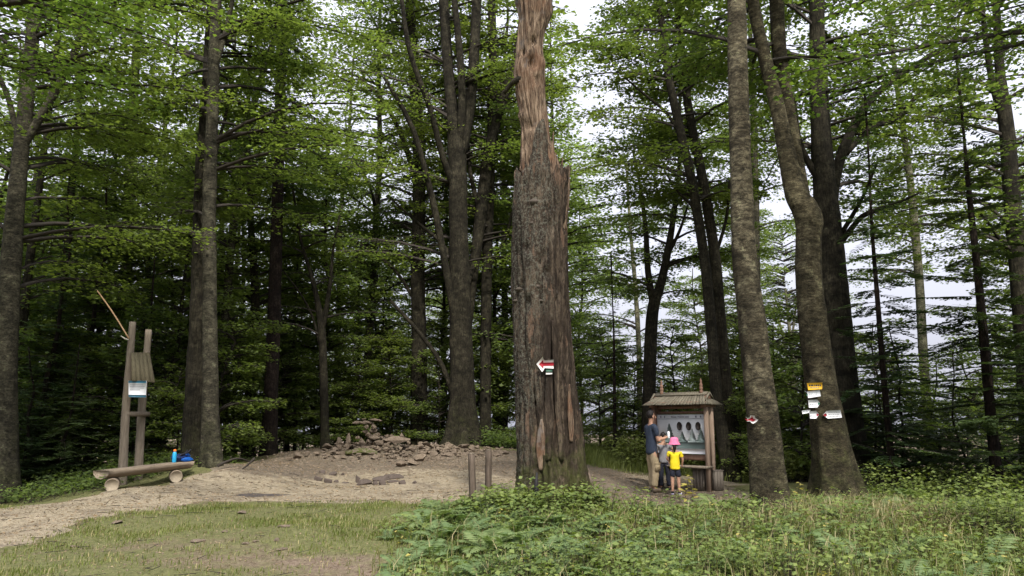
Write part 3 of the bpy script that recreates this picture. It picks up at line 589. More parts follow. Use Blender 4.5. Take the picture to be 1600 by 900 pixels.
FIRLOW = [proto_tree('g', 4.5, .05, s, fir=dict(h0=.15, h1=4.4, step=.22, per=6, L0=1.5, L1=.15, droop=.18, wdt=.05), mat='bark_fir', seg=6) for s in (241, 242)]
def put(pr, name, x, y, label, group, sc=1.0, cat='tree', rz=None, sz=None):
    t = empty(name, (x, y, H1(x, y)), rng.random() * 6.28 if rz is None else rz, label, cat, group); t.scale = (sc, sc, sz or sc * (.9 + .25 * rng.random()))
    link('trunk', pr[0], t); link('crown', pr[1], t); return t
def at(px, d): return ((px - 800) / F * d * 1.03, d)
RANK = ['nearest', 'second nearest', 'third nearest', 'fourth nearest', 'fifth nearest', 'sixth nearest', 'seventh nearest', 'eighth nearest', 'deepest', 'hindmost']
ANCH = [(-1e4, 'beyond the left edge'), (0, 'between the left edge and the sign stand'), (150, 'behind the sign stand'), (250, 'behind the backpack end of the bench'), (320, 'behind the stout grey beech'), (400, 'around the black spruce'), (470, 'behind the short forked tree'), (545, 'behind the cairn'), (620, 'behind the middle of the heap'), (700, 'around the great dark beech'), (790, 'hidden behind the dead trunk'), (885, 'in the gap right of the dead trunk'), (985, 'behind the roof of the board'), (1110, 'behind the twin beeches'), (1160, 'behind the star-marked beech'), (1225, 'between the marked beeches'), (1310, 'behind the black beech'), (1385, 'around the thin open fir'), (1470, 'left of the taller fir'), (1570, 'at the right edge')]
def anchor(x, y):
    px = 800 + x / y / 1.03 * F; return [a for p_, a in ANCH if px >= p_][-1]
def relabel(things, kind):
    by = {}
    for t in things: by.setdefault(anchor(t.location.x, t.location.y), []).append(t)
    for a, l in by.items():
        l.sort(key=lambda t: t.location.y)
        for i, t in enumerate(l): t['label'] = f'{kind} {a}' + ('' if len(l) == 1 else f', {RANK[min(i, 9)]}')
LB = 'straight beech, one of many filling the shaded wood beyond the clearing'; GB = 'beeches deep in the wood'
for px, d in [(-60,26),(40,31),(150,36),(250,30),(265,44),(330,33),(375,40),(470,47),(540,38),(585,31),(690,50),(780,34),(800,46),(560,62),(330,58),(180,55),(40,48),(430,66),(720,64),(860,42),(-140,34),(100,70),(250,74),(640,78)]:
    x, y = at(px + rng.uniform(-12, 12), d); put(BIG[rng.integers(3)], 'beech_tree', x, y, LB, GB, rng.uniform(.85, 1.15))
LM = 'slim leafy beech, one of the middle layer in the wood beyond the clearing'; GM = 'slim beeches of the middle layer'
for px, d in [(-20,22),(60,27),(130,30),(170,25),(240,26),(290,23),(300,29),(400,30),(455,28),(470,36),(530,29),(560,35),(610,34),(625,42),(690,31),(700,42),(780,30),(820,33),(850,28),(360,45),(240,48),(110,45),(500,52),(760,52),(900,38),(20,40)]:
    x, y = at(px + rng.uniform(-15, 15), d); put(MIDT[rng.integers(3)], 'beech_tree', x, y, LM, GM, rng.uniform(.8, 1.2))
LR = 'leafy slim beech on the falling slope beyond the firs'; GR = 'slim beeches on the slope'
for px, d, s_ in [(1090,38,.85),(1150,32,.9),(1190,44,1.0),(1340,40,.7),(1500,40,.8),(1580,26,1.0),(1660,24,1.1),(940,46,.75),(1280,50,1.0),(955,46,.8),(1060,48,1.0),(1120,40,.9),(1190,56,1.1),(1225,40,.7),(1300,48,.9),(1540,42,1.0),(1620,34,1.1)]:
    x, y = at(px, d); put(MIDT[rng.integers(3)], 'beech_tree', x, y, LR, GR, s_)
LS = 'knee to head high beech sapling in the undergrowth of the wood'; GS = 'beech saplings in the undergrowth'
for px, d in [(40,18.5),(120,20),(230,20.5),(290,20),(360,21),(375,24),(440,25.5),(470,26.5),(530,27),(560,26.8),(610,27.5),(640,29),(690,29),(760,28.5),(800,29.5),(690,27.8),(500,29),(890,27),(930,26),(985,25.5),(1090,22.5),(1120,24),(1140,22),(1180,20),(1200,22),(1230,19),(1250,22),(1180,26),(1350,22),(1430,20),(1480,22),(1600,18),(1040,26),(1350,19.5),(-40,20),(560,31),(420,28)]:
    x, y = at(px + rng.uniform(-10, 10), d); put(SAP[rng.integers(2)], 'beech_sapling', x, y, LS, GS, rng.uniform(.6, 1.1), 'sapling')
LF = 'dark bushy fir in the shade behind the bench and sign stand'; GF = 'bushy firs in the shade'
for px, d, s_ in [(20,20,.9),(95,19,.8),(150,21,1.0),(255,21,.7),(60,24,1.0),(440,30,1.0),(600,33,.9),(280,27,1.0),(180,27,1.1),(820,36,.8)]:
    x, y = at(px, d); put(FIRS[rng.integers(2)], 'fir_tree', x, y, LF, GF, s_)
LG = 'low dark young fir at the foot of the wood'; GG = 'low young firs'
for px, d, s_ in [(60,17.5,.8),(130,17.8,.75),(20,16.8,.6),(240,19.5,.6),(590,27.5,.7),(650,28,.65),(1340,18.8,.6),(1370,18,.7),(1480,17,.6),(1590,16.5,.75),(1620,15.5,.7),(1450,19.5,.8),(1540,20,.8)]:
    x, y = at(px, d); put(FIRLOW[rng.integers(2)], 'young_fir', x, y, LG, GG, s_, 'fir')
# trees whose trunks stand outside the frame; their boughs reach in
for (x, y, s_, lab) in [(-11.5, 11.5, .72, 'beech standing outside the left edge, only its leafy boughs hanging in'), (11.5, 12.5, .75, 'beech standing outside the right edge, only its leafy boughs hanging in')]:
    put(BIG[0 if x < 0 else 1], 'beech_tree', x, y, lab, None, s_)
def hanging(label, x, y, h0, nb, az0, azr, L0, L1, seed, Ht=14, rise=.15):
    pts, rad = straight(Ht, .2, seed); me = trunk_mesh(pts, rad, np.zeros(3), 12, .5, .4, 0, mat='bark_mid', seed=seed)
    ax = lambda h: np.array([np.interp(h, pts[:, 2], pts[:, 0]), np.interp(h, pts[:, 2], pts[:, 1]), h])
    t = empty('beech_tree', (x, y, H1(x, y)), 0, label, 'tree', G1); link('trunk', me, t)
    link('crown', beech_crown(np.random.default_rng(seed), ax, h0=h0, h1=Ht, nb=nb, L0=L0, L1=L1, az0=az0, azr=azr, leaf=.085, tw=22, lv=34, mat='leaf_near', rise=rise), t)
hanging('beech outside the left edge sending bright green level boughs across the upper left', -9.8, 11.0, 7.0, 9, .25, .9, 3.5, 6.8, 301, 10)
hanging('beech outside the right edge sending green boughs across the upper right corner', 9.5, 10.5, 6.8, 14, 2.8, 1.0, 3.0, 5.2, 302, 10)
for g_, k_ in ((GB, 'tall beech deep in the wood'), (GM, 'slim leafy beech'), (GR, 'slim beech on the slope'), (GS, 'beech sapling'), (GF, 'bushy dark fir'), (GG, 'low young fir')):
    relabel([o for o in COL.objects if o.get('group') == g_], k_)
# ------------------------------------------------------------------ the dead trunk
DD = 12.0
prof = [(800,797,938),(775,800,929),(750,804,921),(725,806,914),(700,807,909),(650,805,904),(600,803,898),(550,802,894),(500,802,892),(450,800,890),(400,799,888),(350,800,886),(300,801,889),(262,804,892)]
cx = lambda a, b: (a + b) / 2
pb = P(866, 793, DD); dead_base = np.array([pb[0], DD, H1(pb[0], DD)])
dead = empty('dead_tree', dead_base, 0, 'big dead beech trunk with broken top, bracket fungi and a painted red arrow', 'dead tree')
pr = spline([list(P(cx(l, r), y, DD) - dead_base) + [(r - l) / 2 * T(800, y, DD) / F] for y, l, r in prof], 150)
pr = np.vstack([[pr[0][0], pr[0][1], pr[0][2] - .25, pr[0][3] * 1.05], pr])
NS = 150; aa = np.arange(NS) * 2 * math.pi / NS
def fbm(x, y, z): return mnoise.fractal(Vector((x, y, z)), .9, 2.1, 4)
rh = random.Random(3); HOLES = tuple((rh.uniform(3.5, 6.0), rh.uniform(.5, 5.0), rh.uniform(.022, .05)) for _ in range(26))
V = np.empty((len(pr), NS, 3)); ztop = pr[-1, 2]
rim = np.array([ztop + .05 - .75 * abs(fbm(math.cos(a) * 3.4, math.sin(a) * 3.4, 7)) - .12 * abs(math.sin(a * 13 + 2 * math.sin(a * 5))) - (.25 if 0.8 < a < 2.2 else 0) + (.16 if -.35 < ((a + .1 + math.pi) % (2 * math.pi) - math.pi) < .25 else 0) + (.10 if abs(a - math.pi) < .3 else 0) for a in aa])
for i, (x, y, z, r) in enumerate(pr):
    low = math.exp(-max(0, z + .05) / .45)
    for j, a in enumerate(aa):
        c, s = math.cos(a), math.sin(a)
        rid = 1 - abs(mnoise.noise(Vector((c * 4.2 + .3 * math.sin(z), s * 4.2, z * .45)))) * 2.2
        rid2 = mnoise.noise(Vector((c * 11, s * 11, z * 1.6 + 5)))
        ch = mnoise.noise(Vector((c * 20, s * 20, z * 14)))
        lob = .10 * low * (math.cos(5 * a + 1.0) + .6 * math.cos(8 * a + 2))
        big_ = mnoise.noise(Vector((c * 1.6, s * 1.6, z * .9 + 3)))
        k = r * (.955 + .060 * rid + .05 * rid2 + .09 * big_ + lob) + .020 * ch + .010 * mnoise.noise(Vector((c * 45, s * 45, z * 34)))
        hol = math.exp(-(((a - 4.95 + .05 * math.sin(z * 2)) / .10) ** 2)) * max(0, 1 - z / 2.4) + .8 * math.exp(-(((a - 5.25) / .05) ** 2)) * (z < 3.2) + .6 * math.exp(-(((a - 4.4 + .06 * z) / .06) ** 2)) * (z < 1.6)
        k -= .06 * hol
        for (ga, gw, gd, gz) in ((4.30, .05, .05, 2.6), (4.62, .045, .045, 3.9), (5.05, .06, .075, 3.4), (5.38, .05, .07, 4.2), (5.68, .05, .05, 3.0), (4.0, .05, .04, 4.4), (4.82, .04, .06, 1.4)):
            wa = ga + .07 * math.sin(z * 1.7 + ga * 9) + .03 * math.sin(z * 5.1 + ga * 4); k -= gd * math.exp(-((a - wa) / gw) ** 2) * max(0., min(1., (gz - z) * 1.5)) * (.55 + .6 * abs(math.sin(z * 2.1 + ga * 7)))
        for (ha, hz, hr) in HOLES + ((4.9, 3.55, .07), (5.1, 4.3, .05), (4.2, 3.1, .06), (4.5, 2.1, .05), (5.5, 1.9, .06)):
            dq = ((a - ha) * .45) ** 2 + ((z - hz) * .7) ** 2
            if dq < hr * hr * 4: k -= min(.08, hr * 1.2) * math.exp(-dq / (hr * hr))
        zz_ = min(z, rim[j] + .02 * math.sin(a * 40))
        over = max(0, z - rim[j]); k *= max(.55, 1 - over * 1.8)
        V[i, j] = (x + c * k, y + s * k, zz_)
n = len(pr); ii = np.arange(n - 1)[:, None]; jj = np.arange(NS)[None, :]; j2 = (jj + 1) % NS
Q = np.stack([ii * NS + jj, ii * NS + j2, (ii + 1) * NS + j2, (ii + 1) * NS + jj], -1).reshape(-1, 4)
me = mesh_of('trunk', V.reshape(-1, 3), [Q, ((n - 1) * NS + np.arange(NS))[None, :]], smooth=True); me.materials.append(M['dead_bark']); link('trunk', me, dead)
# upper bare snag
prof2 = [(330,812,882),(290,812,880),(262,813,874),(242,814,867),(225,815,861),(200,815,857),(170,811,853),(140,807,851),(110,805,850),(80,808,848),(55,810,851),(35,812,858),(15,810,862),(-10,808,860),(-50,815,856),(-95,822,850),(-130,828,842)]
pr2 = spline([list(P(cx(l, r), y, DD + .06) - dead_base) + [(r - l) / 2 * T(800, y, DD) / F] for y, l, r in prof2], 120)
N2 = 90; a2 = np.arange(N2) * 2 * math.pi / N2; V = np.empty((120, N2, 3))
for i, (x, y, z, r) in enumerate(pr2):
    for j, a in enumerate(a2):
        c, s = math.cos(a), math.sin(a); tw_ = a + .25 * z
        fib = mnoise.noise(Vector((math.cos(tw_) * 9, math.sin(tw_) * 9, z * .7))); f2 = mnoise.noise(Vector((c * 22, s * 22, z * 1.8)))
        b = mnoise.noise(Vector((c * 2, s * 2, z * 1.5 + 9)))
        k = r * (1 + .17 * fib + .08 * f2 + .10 * b)
        for (ha, hz, hr, dp) in ((4.85, 7.15, .08, .13), (4.95, 7.55, .06, .10), (4.3, 6.05, .06, .06), (4.1, 7.35, .06, .07), (5.2, 6.85, .05, .05), (4.6, 7.45, .05, .05)):
            dq = ((a - ha) * .22) ** 2 + ((z - hz) * .8) ** 2
            k -= dp * math.exp(-dq / (hr * hr))
        kn_ = math.exp(-(((z - 6.25) / .09) ** 2 + ((a - 3.6) / .35) ** 2)) * .05 + math.exp(-(((z - 7.2) / .12) ** 2 + ((a - 5.7) / .4) ** 2)) * .04
        V[i, j] = (x + c * (k + kn_), y + s * (k + kn_), z)
Q = np.stack([np.arange(119)[:, None] * N2 + np.arange(N2)[None, :], np.arange(119)[:, None] * N2 + (np.arange(N2)[None, :] + 1) % N2, (np.arange(119)[:, None] + 1) * N2 + (np.arange(N2)[None, :] + 1) % N2, (np.arange(119)[:, None] + 1) * N2 + np.arange(N2)[None, :]], -1).reshape(-1, 4)
me = mesh_of('snag', V.reshape(-1, 3), [Q, (119 * N2 + np.arange(N2))[None, :]], smooth=True); me.materials.append(M['dead_wood']); tag(link('snag', me, dead), 'bare brown wood of the broken upper trunk')
def dloc(px, py, off=0.0): return P(px, py, DD - off) - dead_base
# bark tongue climbing the snag, and splinters at the break
def strip(name, pl, mat, thick=.05, off=.22, seg=6, rough=.0, flat=.5):
    q = spline([list(dloc(px, py, off)) + [wd / 2 * T(px, py, DD) / F] for px, py, wd in pl], 26); mb = MB()
    V_ = []
    for i, (x, y, z, r) in enumerate(q):
        for a in np.arange(10) * .6283:
            k = 1 + .22 * mnoise.noise(Vector((x * 5 + math.cos(a) * 3, math.sin(a) * 3, z * 9)))
            V_.append((x + math.cos(a) * r * k, y + math.sin(a) * r * flat * k, z))
    ii = np.arange(25)[:, None] * 10; jj = np.arange(10)[None, :]
    mb.add(V_, [np.stack([ii + jj, ii + (jj + 1) % 10, ii + 10 + (jj + 1) % 10, ii + 10 + jj], -1).reshape(-1, 4), np.arange(10)[::-1][None, :], (250 + np.arange(10))[None, :]])
    return mb.obj(name, mat, dead, True)
strip('bark_strip', [(840,330,44),(842,280,40),(844,240,26),(845,205,18),(848,186,4)], M['dead_bark'], off=.24)
for pl in [[(868,310,9),(866,262,8),(862,238,5),(861,226,1)], [(875,315,8),(877,280,7),(878,258,4),(879,246,1)], [(858,300,7),(856,255,6),(855,222,3),(855,210,1)], [(883,318,8),(884,290,6),(886,275,2)], [(820,300,8),(819,262,5),(817,246,1)], [(881,360,8),(884,320,10),(886,290,9),(888,268,5),(889,262,1)], [(862,280,8),(863,245,7),(864,215,3),(865,205,1)], [(872,300,10),(870,270,8),(868,250,4),(869,238,1)], [(826,300,8),(825,260,6),(823,235,2)], [(808,330,10),(808,290,9),(806,272,5),(805,266,1)],
           [(878,300,7),(880,278,5),(880,262,2)]]:
    strip('splinter', pl, M['dead_wood'], off=.16 if pl[0][0] < 890 and pl[0][0] > 815 else .0)
strip('bark_plate', [(856,720,10),(857,660,14),(858,600,12),(856,560,6)], M['dead_bark'], off=.47, flat=.35)
strip('bark_plate', [(878,720,8),(872,640,9),(868,560,9),(864,500,6)], M['dead_bark'], off=.44, flat=.4)
strip('wood_patch', [(846,735,7),(845,700,15),(846,670,9),(846,655,3)], M['dead_wood'], off=.475, flat=.2)
strip('wood_patch', [(893,690,5),(892,660,9),(890,630,6),(889,600,3)], M['dead_wood'], off=.36, flat=.3)
for px, py, wd, off in [(836,316,24,.41),(811,452,13,.26),(841,448,17,.43),(838,415,12,.42),(856,388,9,.42),(887,326,10,.12),(884,372,8,.16),(806,300,10,.14),(833,349,14,.42),(838,358,8,.42),(852,372,12,.43),(848,386,8,.43),(824,395,9,.38),(846,470,10,.46),(858,455,8,.45),(832,500,8,.44),(880,420,9,.27),(868,350,10,.36),(862,316,12,.36),(824,340,12,.36),(806,470,10,.18)]:
    p = dloc(px, py, off - .045); r = wd / 2 * DD / F; mb = MB(); V_ = []
    for ri, (rr_, zz_) in enumerate([(.10, .45), (.55, .38), (.9, .12), (1.0, -.10), (.75, -.30), (.2, -.75)]):
        for k in range(14):
            a = k * 6.283 / 14; V_.append((p[0] + math.cos(a) * r * rr_, p[1] + math.sin(a) * r * rr_ * .85 - .0, p[2] + zz_ * r))
    ii = np.arange(5)[:, None] * 14; jj = np.arange(14)[None, :]
    mb.add(V_, [np.stack([ii + jj, ii + (jj + 1) % 14, ii + 14 + (jj + 1) % 14, ii + 14 + jj], -1).reshape(-1, 4), np.arange(14)[None, :], (70 + np.arange(14))[None, :]]); mb.obj('bracket_fungus', M['fungus'], dead, True)
# limb stub that sticks out left at the knot
q = [dloc(818,122,.05), dloc(806,126,.05), dloc(798,132,0), dloc(788,146,-.1)]; MB().tube(spline(np.array(q), 8), [.07,.06,.055,.05,.045,.04,.035,.03], 8).obj('limb', M['bark_dark'], dead, True)
# painted arrow
def flat(name, poly, mat, off, parent, base, d, th=.006, label=None, cyl=None):
    mb = MB(); n = len(poly); V_ = [P(px, py, d - off) - base for px, py in poly]
    if cyl:        # lie on the round trunk
        for q in V_: q[1] = (d - base[1]) - math.sqrt(max(.0004, cyl[1] ** 2 - (q[0] + base[0] - cyl[0]) ** 2)) - cyl[2]
    V2 = [v_ + np.array([0, th, 0]) for v_ in V_]
    mb.add(V_ + V2, [np.arange(n)[None, :], np.arange(n, 2 * n)[::-1][None, :]] + [np.array([[i, (i + 1) % n, (i + 1) % n + n, i + n]]) for i in range(n)])
    o = mb.obj(name, mat, parent); 
    if label: o['label'] = label
    return o
tm = empty('trail_mark', (0, 0, 0)); tm.parent = dead; tm['label'] = 'painted red arrow edged in white pointing left'
AO = .52
flat('white_edge', [(838,569),(848,557),(849,561),(851,563),(865,562),(865,576),(851,575),(849,579),(847,581)], M['whitepaint'], AO, tm, dead_base, DD)
flat('red_arrow', [(842,569),(849,562),(849,566.5),(865.3,566),(865.3,571.2),(849,571.5),(849,576)], M['red'], AO + .006, tm, dead_base, DD)
flat('green_bar', [(853,577),(863,577),(863,580.5),(853,580.5)], M['greenpaint'], AO, tm, dead_base, DD)
flat('white_bar', [(853,582),(863,582),(863,584.5),(853,585)], M['whitepaint'], AO, tm, dead_base, DD)
b0 = np.array(t_mark.location)
tm = empty('trail_mark', (0, 0, 0)); tm.parent = t_mark; tm['label'] = 'painted red star mark edged in white'
SO = .27; CY = (float(P(1190, 655, 12.5)[0]), .285)
flat('white_edge', [(1171,651),(1175,653),(1176,649),(1180,649.5),(1181,653),(1185,656),(1183,659),(1179,662),(1177,661),(1175,658),(1172,658.5),(1173,656)], M['whitepaint'], SO, tm, b0, 12.5, .02, None, CY + (.012,))
flat('red_star', [(1170,653.5),(1175,654),(1177.5,651.5),(1179,654.5),(1182,655.5),(1178.5,658.5),(1176,657),(1172,657)], M['red'], SO + .006, tm, b0, 12.5, .02, None, CY + (.018,))
# ------------------------------------------------------------------ trail signs on the crooked beech
DS = 14 - .31
def sign(poly, mat, label, marks, tilt=0, edge=None):
    c = np.mean([P(px, py, DS) for px, py in poly], 0); o = empty('trail_sign', c, 0, label, 'sign', 'trail signs on the crooked beech')
    flat('plate', poly, mat, 0, o, c, DS, .012)
    for pl, mt, nm in marks: flat(nm, pl, mt, .004, o, c, DS, .004)
def rows(x0, x1, ys, wd=1.1):
    out = []
    rg = random.Random(int(x0 * 10))
    for y in ys:
        x = x0
        while x < x1 - 1:
            l = rg.uniform(1.6, 4.5); e = min(x1, x + l); out.append(([(x, y), (e, y), (e, y + wd), (x, y + wd)], M['black'] if wd > 1.2 else M['ink'], 'lettering')); x = e + .8
    return out
sign([(1261,598.5),(1285,597.5),(1284.5,608),(1263,609.5)], M['yellow'], 'yellow enamel place sign, topmost on the crooked beech', rows(1264, 1283, [600.8], 2.6) + rows(1266, 1280, [605.2], 1.2))
sign([(1261,612),(1281,609),(1282.5,619),(1263,622)], M['white'], 'blank-edged white sign directly under the yellow one', rows(1264, 1278, [613.5, 616.6], .8) + [([(1260,615.5),(1262,615.5),(1262,618),(1260,618)], M['green'], 'green_tip')])
sign([(1263,625),(1277,624),(1281.5,630),(1277.5,636.5),(1264,637)], M['white'], 'white arrow sign with a green tip pointing right', rows(1265, 1276, [627.3, 632], .8) + [([(1278.2,628.5),(1282,630),(1278.4,633)], M['green'], 'green_tip')])
sign([(1264.5,643),(1275,641.7),(1280,648),(1275.5,654),(1266,654)], M['white'], 'white arrow sign with a red tip pointing right', rows(1266, 1274, [645, 649.5], .8) + [([(1276,645.5),(1280.2,648),(1276,651)], M['red'], 'red_tip')])
sign([(1286,648.5),(1292,642),(1313.5,640.3),(1315.5,652.5),(1293.5,654)], M['white'], 'wide white arrow sign with a red tip pointing left', rows(1294, 1312, [644, 647.3, 650], .8) + [([(1286,648.5),(1290.5,645.5),(1292.5,648.5),(1290.5,651)], M['red'], 'red_tip')])
sign([(1253,641.5),(1266,640),(1266.5,644.5),(1254,647)], M['white'], 'small pale sign peeping out behind the red-tipped one', rows(1255, 1264, [643], .8))
# ------------------------------------------------------------------ bench, bottle, backpack
A = G(170, 766); B = G(270, 752); bd = (B - A)[:2]; bl = np.linalg.norm(bd); bd = bd / bl; ang = math.atan2(bd[1], bd[0])
mid = (A + B) / 2; bz = H1(mid[0], mid[1] + .15)
bench = empty('log_bench', (mid[0], mid[1] + .12, bz), ang, 'low half-log bench on two round logs at the left edge of the trail', 'bench')
sl = (B[2] - A[2]) / bl; LBn = bl / 2 * 1.36
prs = [(-.21,.0),(-.19,-.07),(-.12,-.13),(0,-.155),(.12,-.13),(.19,-.07),(.21,.0),(.10,.006),(-.08,.008)]
mb = MB(); st = 16; Vv = []
for i in range(st + 1):
    x = -LBn + 2 * LBn * i / st
    for (yy, z_) in prs: Vv.append((x, yy * (1 + .03 * math.sin(i * 1.3)), .40 + z_ * (1 + .05 * math.sin(i * 2.1)) + x * sl + (.012 if abs(i - 8) < 1 and z_ > -.01 else 0)))
np_ = len(prs); ii = np.arange(st)[:, None] * np_; jj = np.arange(np_)[None, :]
mb.add(Vv, [np.stack([ii + jj, ii + (jj + 1) % np_, ii + np_ + (jj + 1) % np_, ii + np_ + jj], -1).reshape(-1, 4), np.arange(np_)[None, :], (st * np_ + np.arange(np_))[::-1][None, :]]); mb.obj('seat', M['wood_seat'], bench)
for sx in (-1, 1):
    x = sx * bl / 2; zc = .125 + x * sl
    dl = np.array([math.cos(-ang) * .42 - math.sin(-ang) * -.907, math.sin(-ang) * .42 + math.cos(-ang) * -.907, 0]); sd2 = np.array([-dl[1], dl[0], 0]); fr_ = np.array([x, 0, zc]) + dl * .34
    mb = MB().tube([fr_ - dl * (.66 - .66 * k / 5) for k in range(6)], [.128, .133, .13, .132, .13, .126], 20); lg = mb.obj('support_log', M['wood_seat'], bench, True)
    V_ = [tuple(fr_ + dl * .006 + sd2 * math.cos(k * .314) * .116 + np.array([0, 0, math.sin(k * .314) * .116])) for k in range(20)]
    MB().add(V_ + [tuple(np.array(q_) - dl * .03) for q_ in V_], [np.arange(20)[None, :], np.arange(20, 40)[::-1][None, :]] + [np.array([[k, (k + 1) % 20, (k + 1) % 20 + 20, k + 20]]) for k in range(20)]).obj('sawn_end', M['wood_end'], lg)
def lathe(mb, prof, seg=16, m=0, o=(0, 0, 0)):
    V_ = [(o[0] + r * math.cos(k * 6.2832 / seg), o[1] + r * math.sin(k * 6.2832 / seg), o[2] + z) for r, z in prof for k in range(seg)]
    n = len(prof); ii = np.arange(n - 1)[:, None] * seg; jj = np.arange(seg)[None, :]
    return mb.add(V_, [np.stack([ii + jj, ii + (jj + 1) % seg, ii + seg + (jj + 1) % seg, ii + seg + jj], -1).reshape(-1, 4), np.arange(seg)[::-1][None, :], ((n - 1) * seg + np.arange(seg))[None, :]], m)
def on_bench(u, v=0): 
    c, s = math.cos(ang), math.sin(ang); return (bench.location[0] + u * c - v * s, bench.location[1] + u * s + v * c, bz + .408 + u * sl)
bt = empty('water_bottle', on_bench(LBn * .62, -.05), 0, 'bright blue water bottle with orange cap standing on the log bench', 'bottle')
M['bottle'] = plain('blue_bottle', (.02, .30, .55), .3, 20, .03, .01, .5); M['cap'] = plain('orange_cap', (.75, .20, .03), .4, 20, .05, .02)
lathe(MB(), [(.040, 0), (.043, .01), (.043, .17), (.036, .205), (.026, .225)]).obj('flask', M['bottle'], bt, True)
lathe(MB(), [(.030, .222), (.031, .26), (.024, .268)]).obj('cap', M['cap'], bt, True)
M['bag'] = plain('navy_fabric', (.008, .022, .09), .6, 8, .4, .3); M['bag2'] = plain('bright_blue_fabric', (.006, .085, .36), .5, 8, .25, .2); M['strap'] = plain('black_webbing', (.012, .012, .018), .7)
bp_ = empty('backpack', on_bench(LBn * .86, 0), ang, 'crumpled blue and navy backpack lying on the right end of the bench', 'backpack')
def blob(sz, seed, nf=.25, sc=2.0, sub=3, off=(0, 0, 0), flatb=True):
    bm = bmesh.new(); bmesh.ops.create_icosphere(bm, subdivisions=sub, radius=1)
    for v_ in bm.verts:
        k = 1 + nf * mnoise.noise(v_.co * sc + Vector((seed, seed * .7, 0))) + nf * .5 * mnoise.noise(v_.co * sc * 2.4 + Vector((seed, 0, 3)))
        v_.co = Vector((v_.co.x * sz[0] * k + off[0], v_.co.y * sz[1] * k + off[1], max(v_.co.z * sz[2] * k, -sz[2] * .6) + off[2] + sz[2] * .6))
    me = bpy.data.meshes.new('b'); bm.to_mesh(me); bm.free(); me.polygons.foreach_set('use_smooth', np.ones(len(me.polygons), bool)); return me
def blobo(name, me, mat, par): me.materials.clear(); me.materials.append(mat); me.name = name; return link(name, me, par)
blobo('main_bag', blob((.20, .14, .10), 3, .35, 1.8, off=(-.03, .03, 0)), M['bag'], bp_); blobo('front_pocket', blob((.15, .06, .055), 8, .3, 1.6, off=(.03, -.12, 0)), M['bag2'], bp_)
blobo('lid_flap', blob((.07, .07, .05), 5, .4, 2, off=(.15, .02, .09)), M['bag2'], bp_)
for k, q in enumerate([[(-.18,-.02,.05),(-.10,-.08,.15),(.02,-.10,.17),(.14,-.06,.20)], [(-.12,-.05,.12),(.02,-.09,.19),(.12,-.02,.23)], [(.14,-.02,.18),(.19,-.05,.24),(.20,.0,.17)]]):
    MB().tube(spline(np.array(q), 9), .014, 6).obj('strap', M['strap'], bp_, True)
# ------------------------------------------------------------------ sign stand
SDp = 17.0
def pole_pts(tr): return [P(a, b_, SDp) for a, b_ in tr]
pA = P(191, 748, 16.4); pB = P(215, 747, 17.0)
ss = empty('sign_stand', (pA[0], pA[1], H1(pA[0], pA[1])), 0, 'two tall grey poles carrying a little plank roof and a notice, behind the bench', 'sign stand')
sb = np.array(ss.location)
PL = np.array([P(191, 760, 16.4), P(197, 640, 16.4), P(207, 503, 16.4)]) - sb; PR = np.array([P(215, 760, 17.0), P(222, 640, 17.0), P(232, 515, 17.0)]) - sb
PL[0, 2] = -.2; PR[0, 2] = min(PR[0, 2], -.2)
for q in (PL, PR):
    s_ = spline(q, 26); rr = np.linspace(.096, .068, 26) * (1 + .03 * np.sin(np.arange(26) * 1.9)); MB().tube(s_, rr, 12, mod=lambda p_, a_: 1 + .05 * np.sin(3 * a_[None, :] + p_[:, 2:3] * 2) + .03 * np.cos(7 * a_[None, :] - p_[:, 2:3])).obj('pole', M['wood_grey'], ss, True)
q = P(196, 647, 16.35) - sb; q2 = P(232, 647, 16.95) - sb; MB().tube([q, (q + q2) / 2, q2], .055, 10).obj('crossbar', M['wood_grey'], ss, True)
q = P(206, 600, 16.3) - sb; q2 = P(232, 600, 16.9) - sb
ctr = [(205,551),(233,551),(242,596),(205.5,594)]
a0, a1, a2_, a3 = P(205,551,16.3)-sb, P(234,551,16.85)-sb, P(242,597,16.6)-sb, P(205.5,594,16.0)-sb
for k in range(5):
    u0, u1 = k / 5 + .006, (k + 1) / 5 - .006; tp = np.array([a0 + (a1 - a0) * u0, a0 + (a1 - a0) * u1, a3 + (a2_ - a3) * u1, a3 + (a2_ - a3) * u0]); off = np.array([0, .02, .012]) + np.array([0, -.004 * (k % 2), .0])
    tp = tp + np.array([0, -.004 * (k % 2), .003 * (k % 3)]); MB().add(np.vstack([tp, tp + off + np.array([0, .012, -.03])]), [np.array([[0,1,2,3],[7,6,5,4],[0,4,5,1],[1,5,6,2],[2,6,7,3],[3,7,4,0]])]).obj('roof_plank', M['wood_panel'], ss)
# back slope of the little roof
b3 = a0 + np.array([-.05, .30, -.42]); b2 = a1 + np.array([-.12, .30, -.42])
for k in range(4):
    u0, u1 = k / 4 + .006, (k + 1) / 4 - .006; tp = np.array([a0 + (a1 - a0) * u0, a0 + (a1 - a0) * u1, b3 + (b2 - b3) * u1, b3 + (b2 - b3) * u0]) + np.array([0, .02, .0])
    MB().add(np.vstack([tp, tp + np.array([0, -.01, -.035])]), [np.array([[0,1,2,3],[7,6,5,4],[0,4,5,1],[1,5,6,2],[2,6,7,3],[3,7,4,0]])]).obj('roof_plank', M['wood_panel'], ss)
no = empty('notice', tuple(P(215, 608, 16.15) - sb)); no.parent = ss; nb_ = sb + np.array(no.location); no['label'] = 'white notice with teal bands'
d_n = 16.15
flat('board', [(200.5,594.5),(228.5,594.8),(228,621),(201,620.5)], M['white'], 0, no, nb_, d_n, .015)
flat('header', [(200.8,594.8),(228.3,595),(228.2,598.6),(200.9,598.3)], M['blue'], .004, no, nb_, d_n, .004)
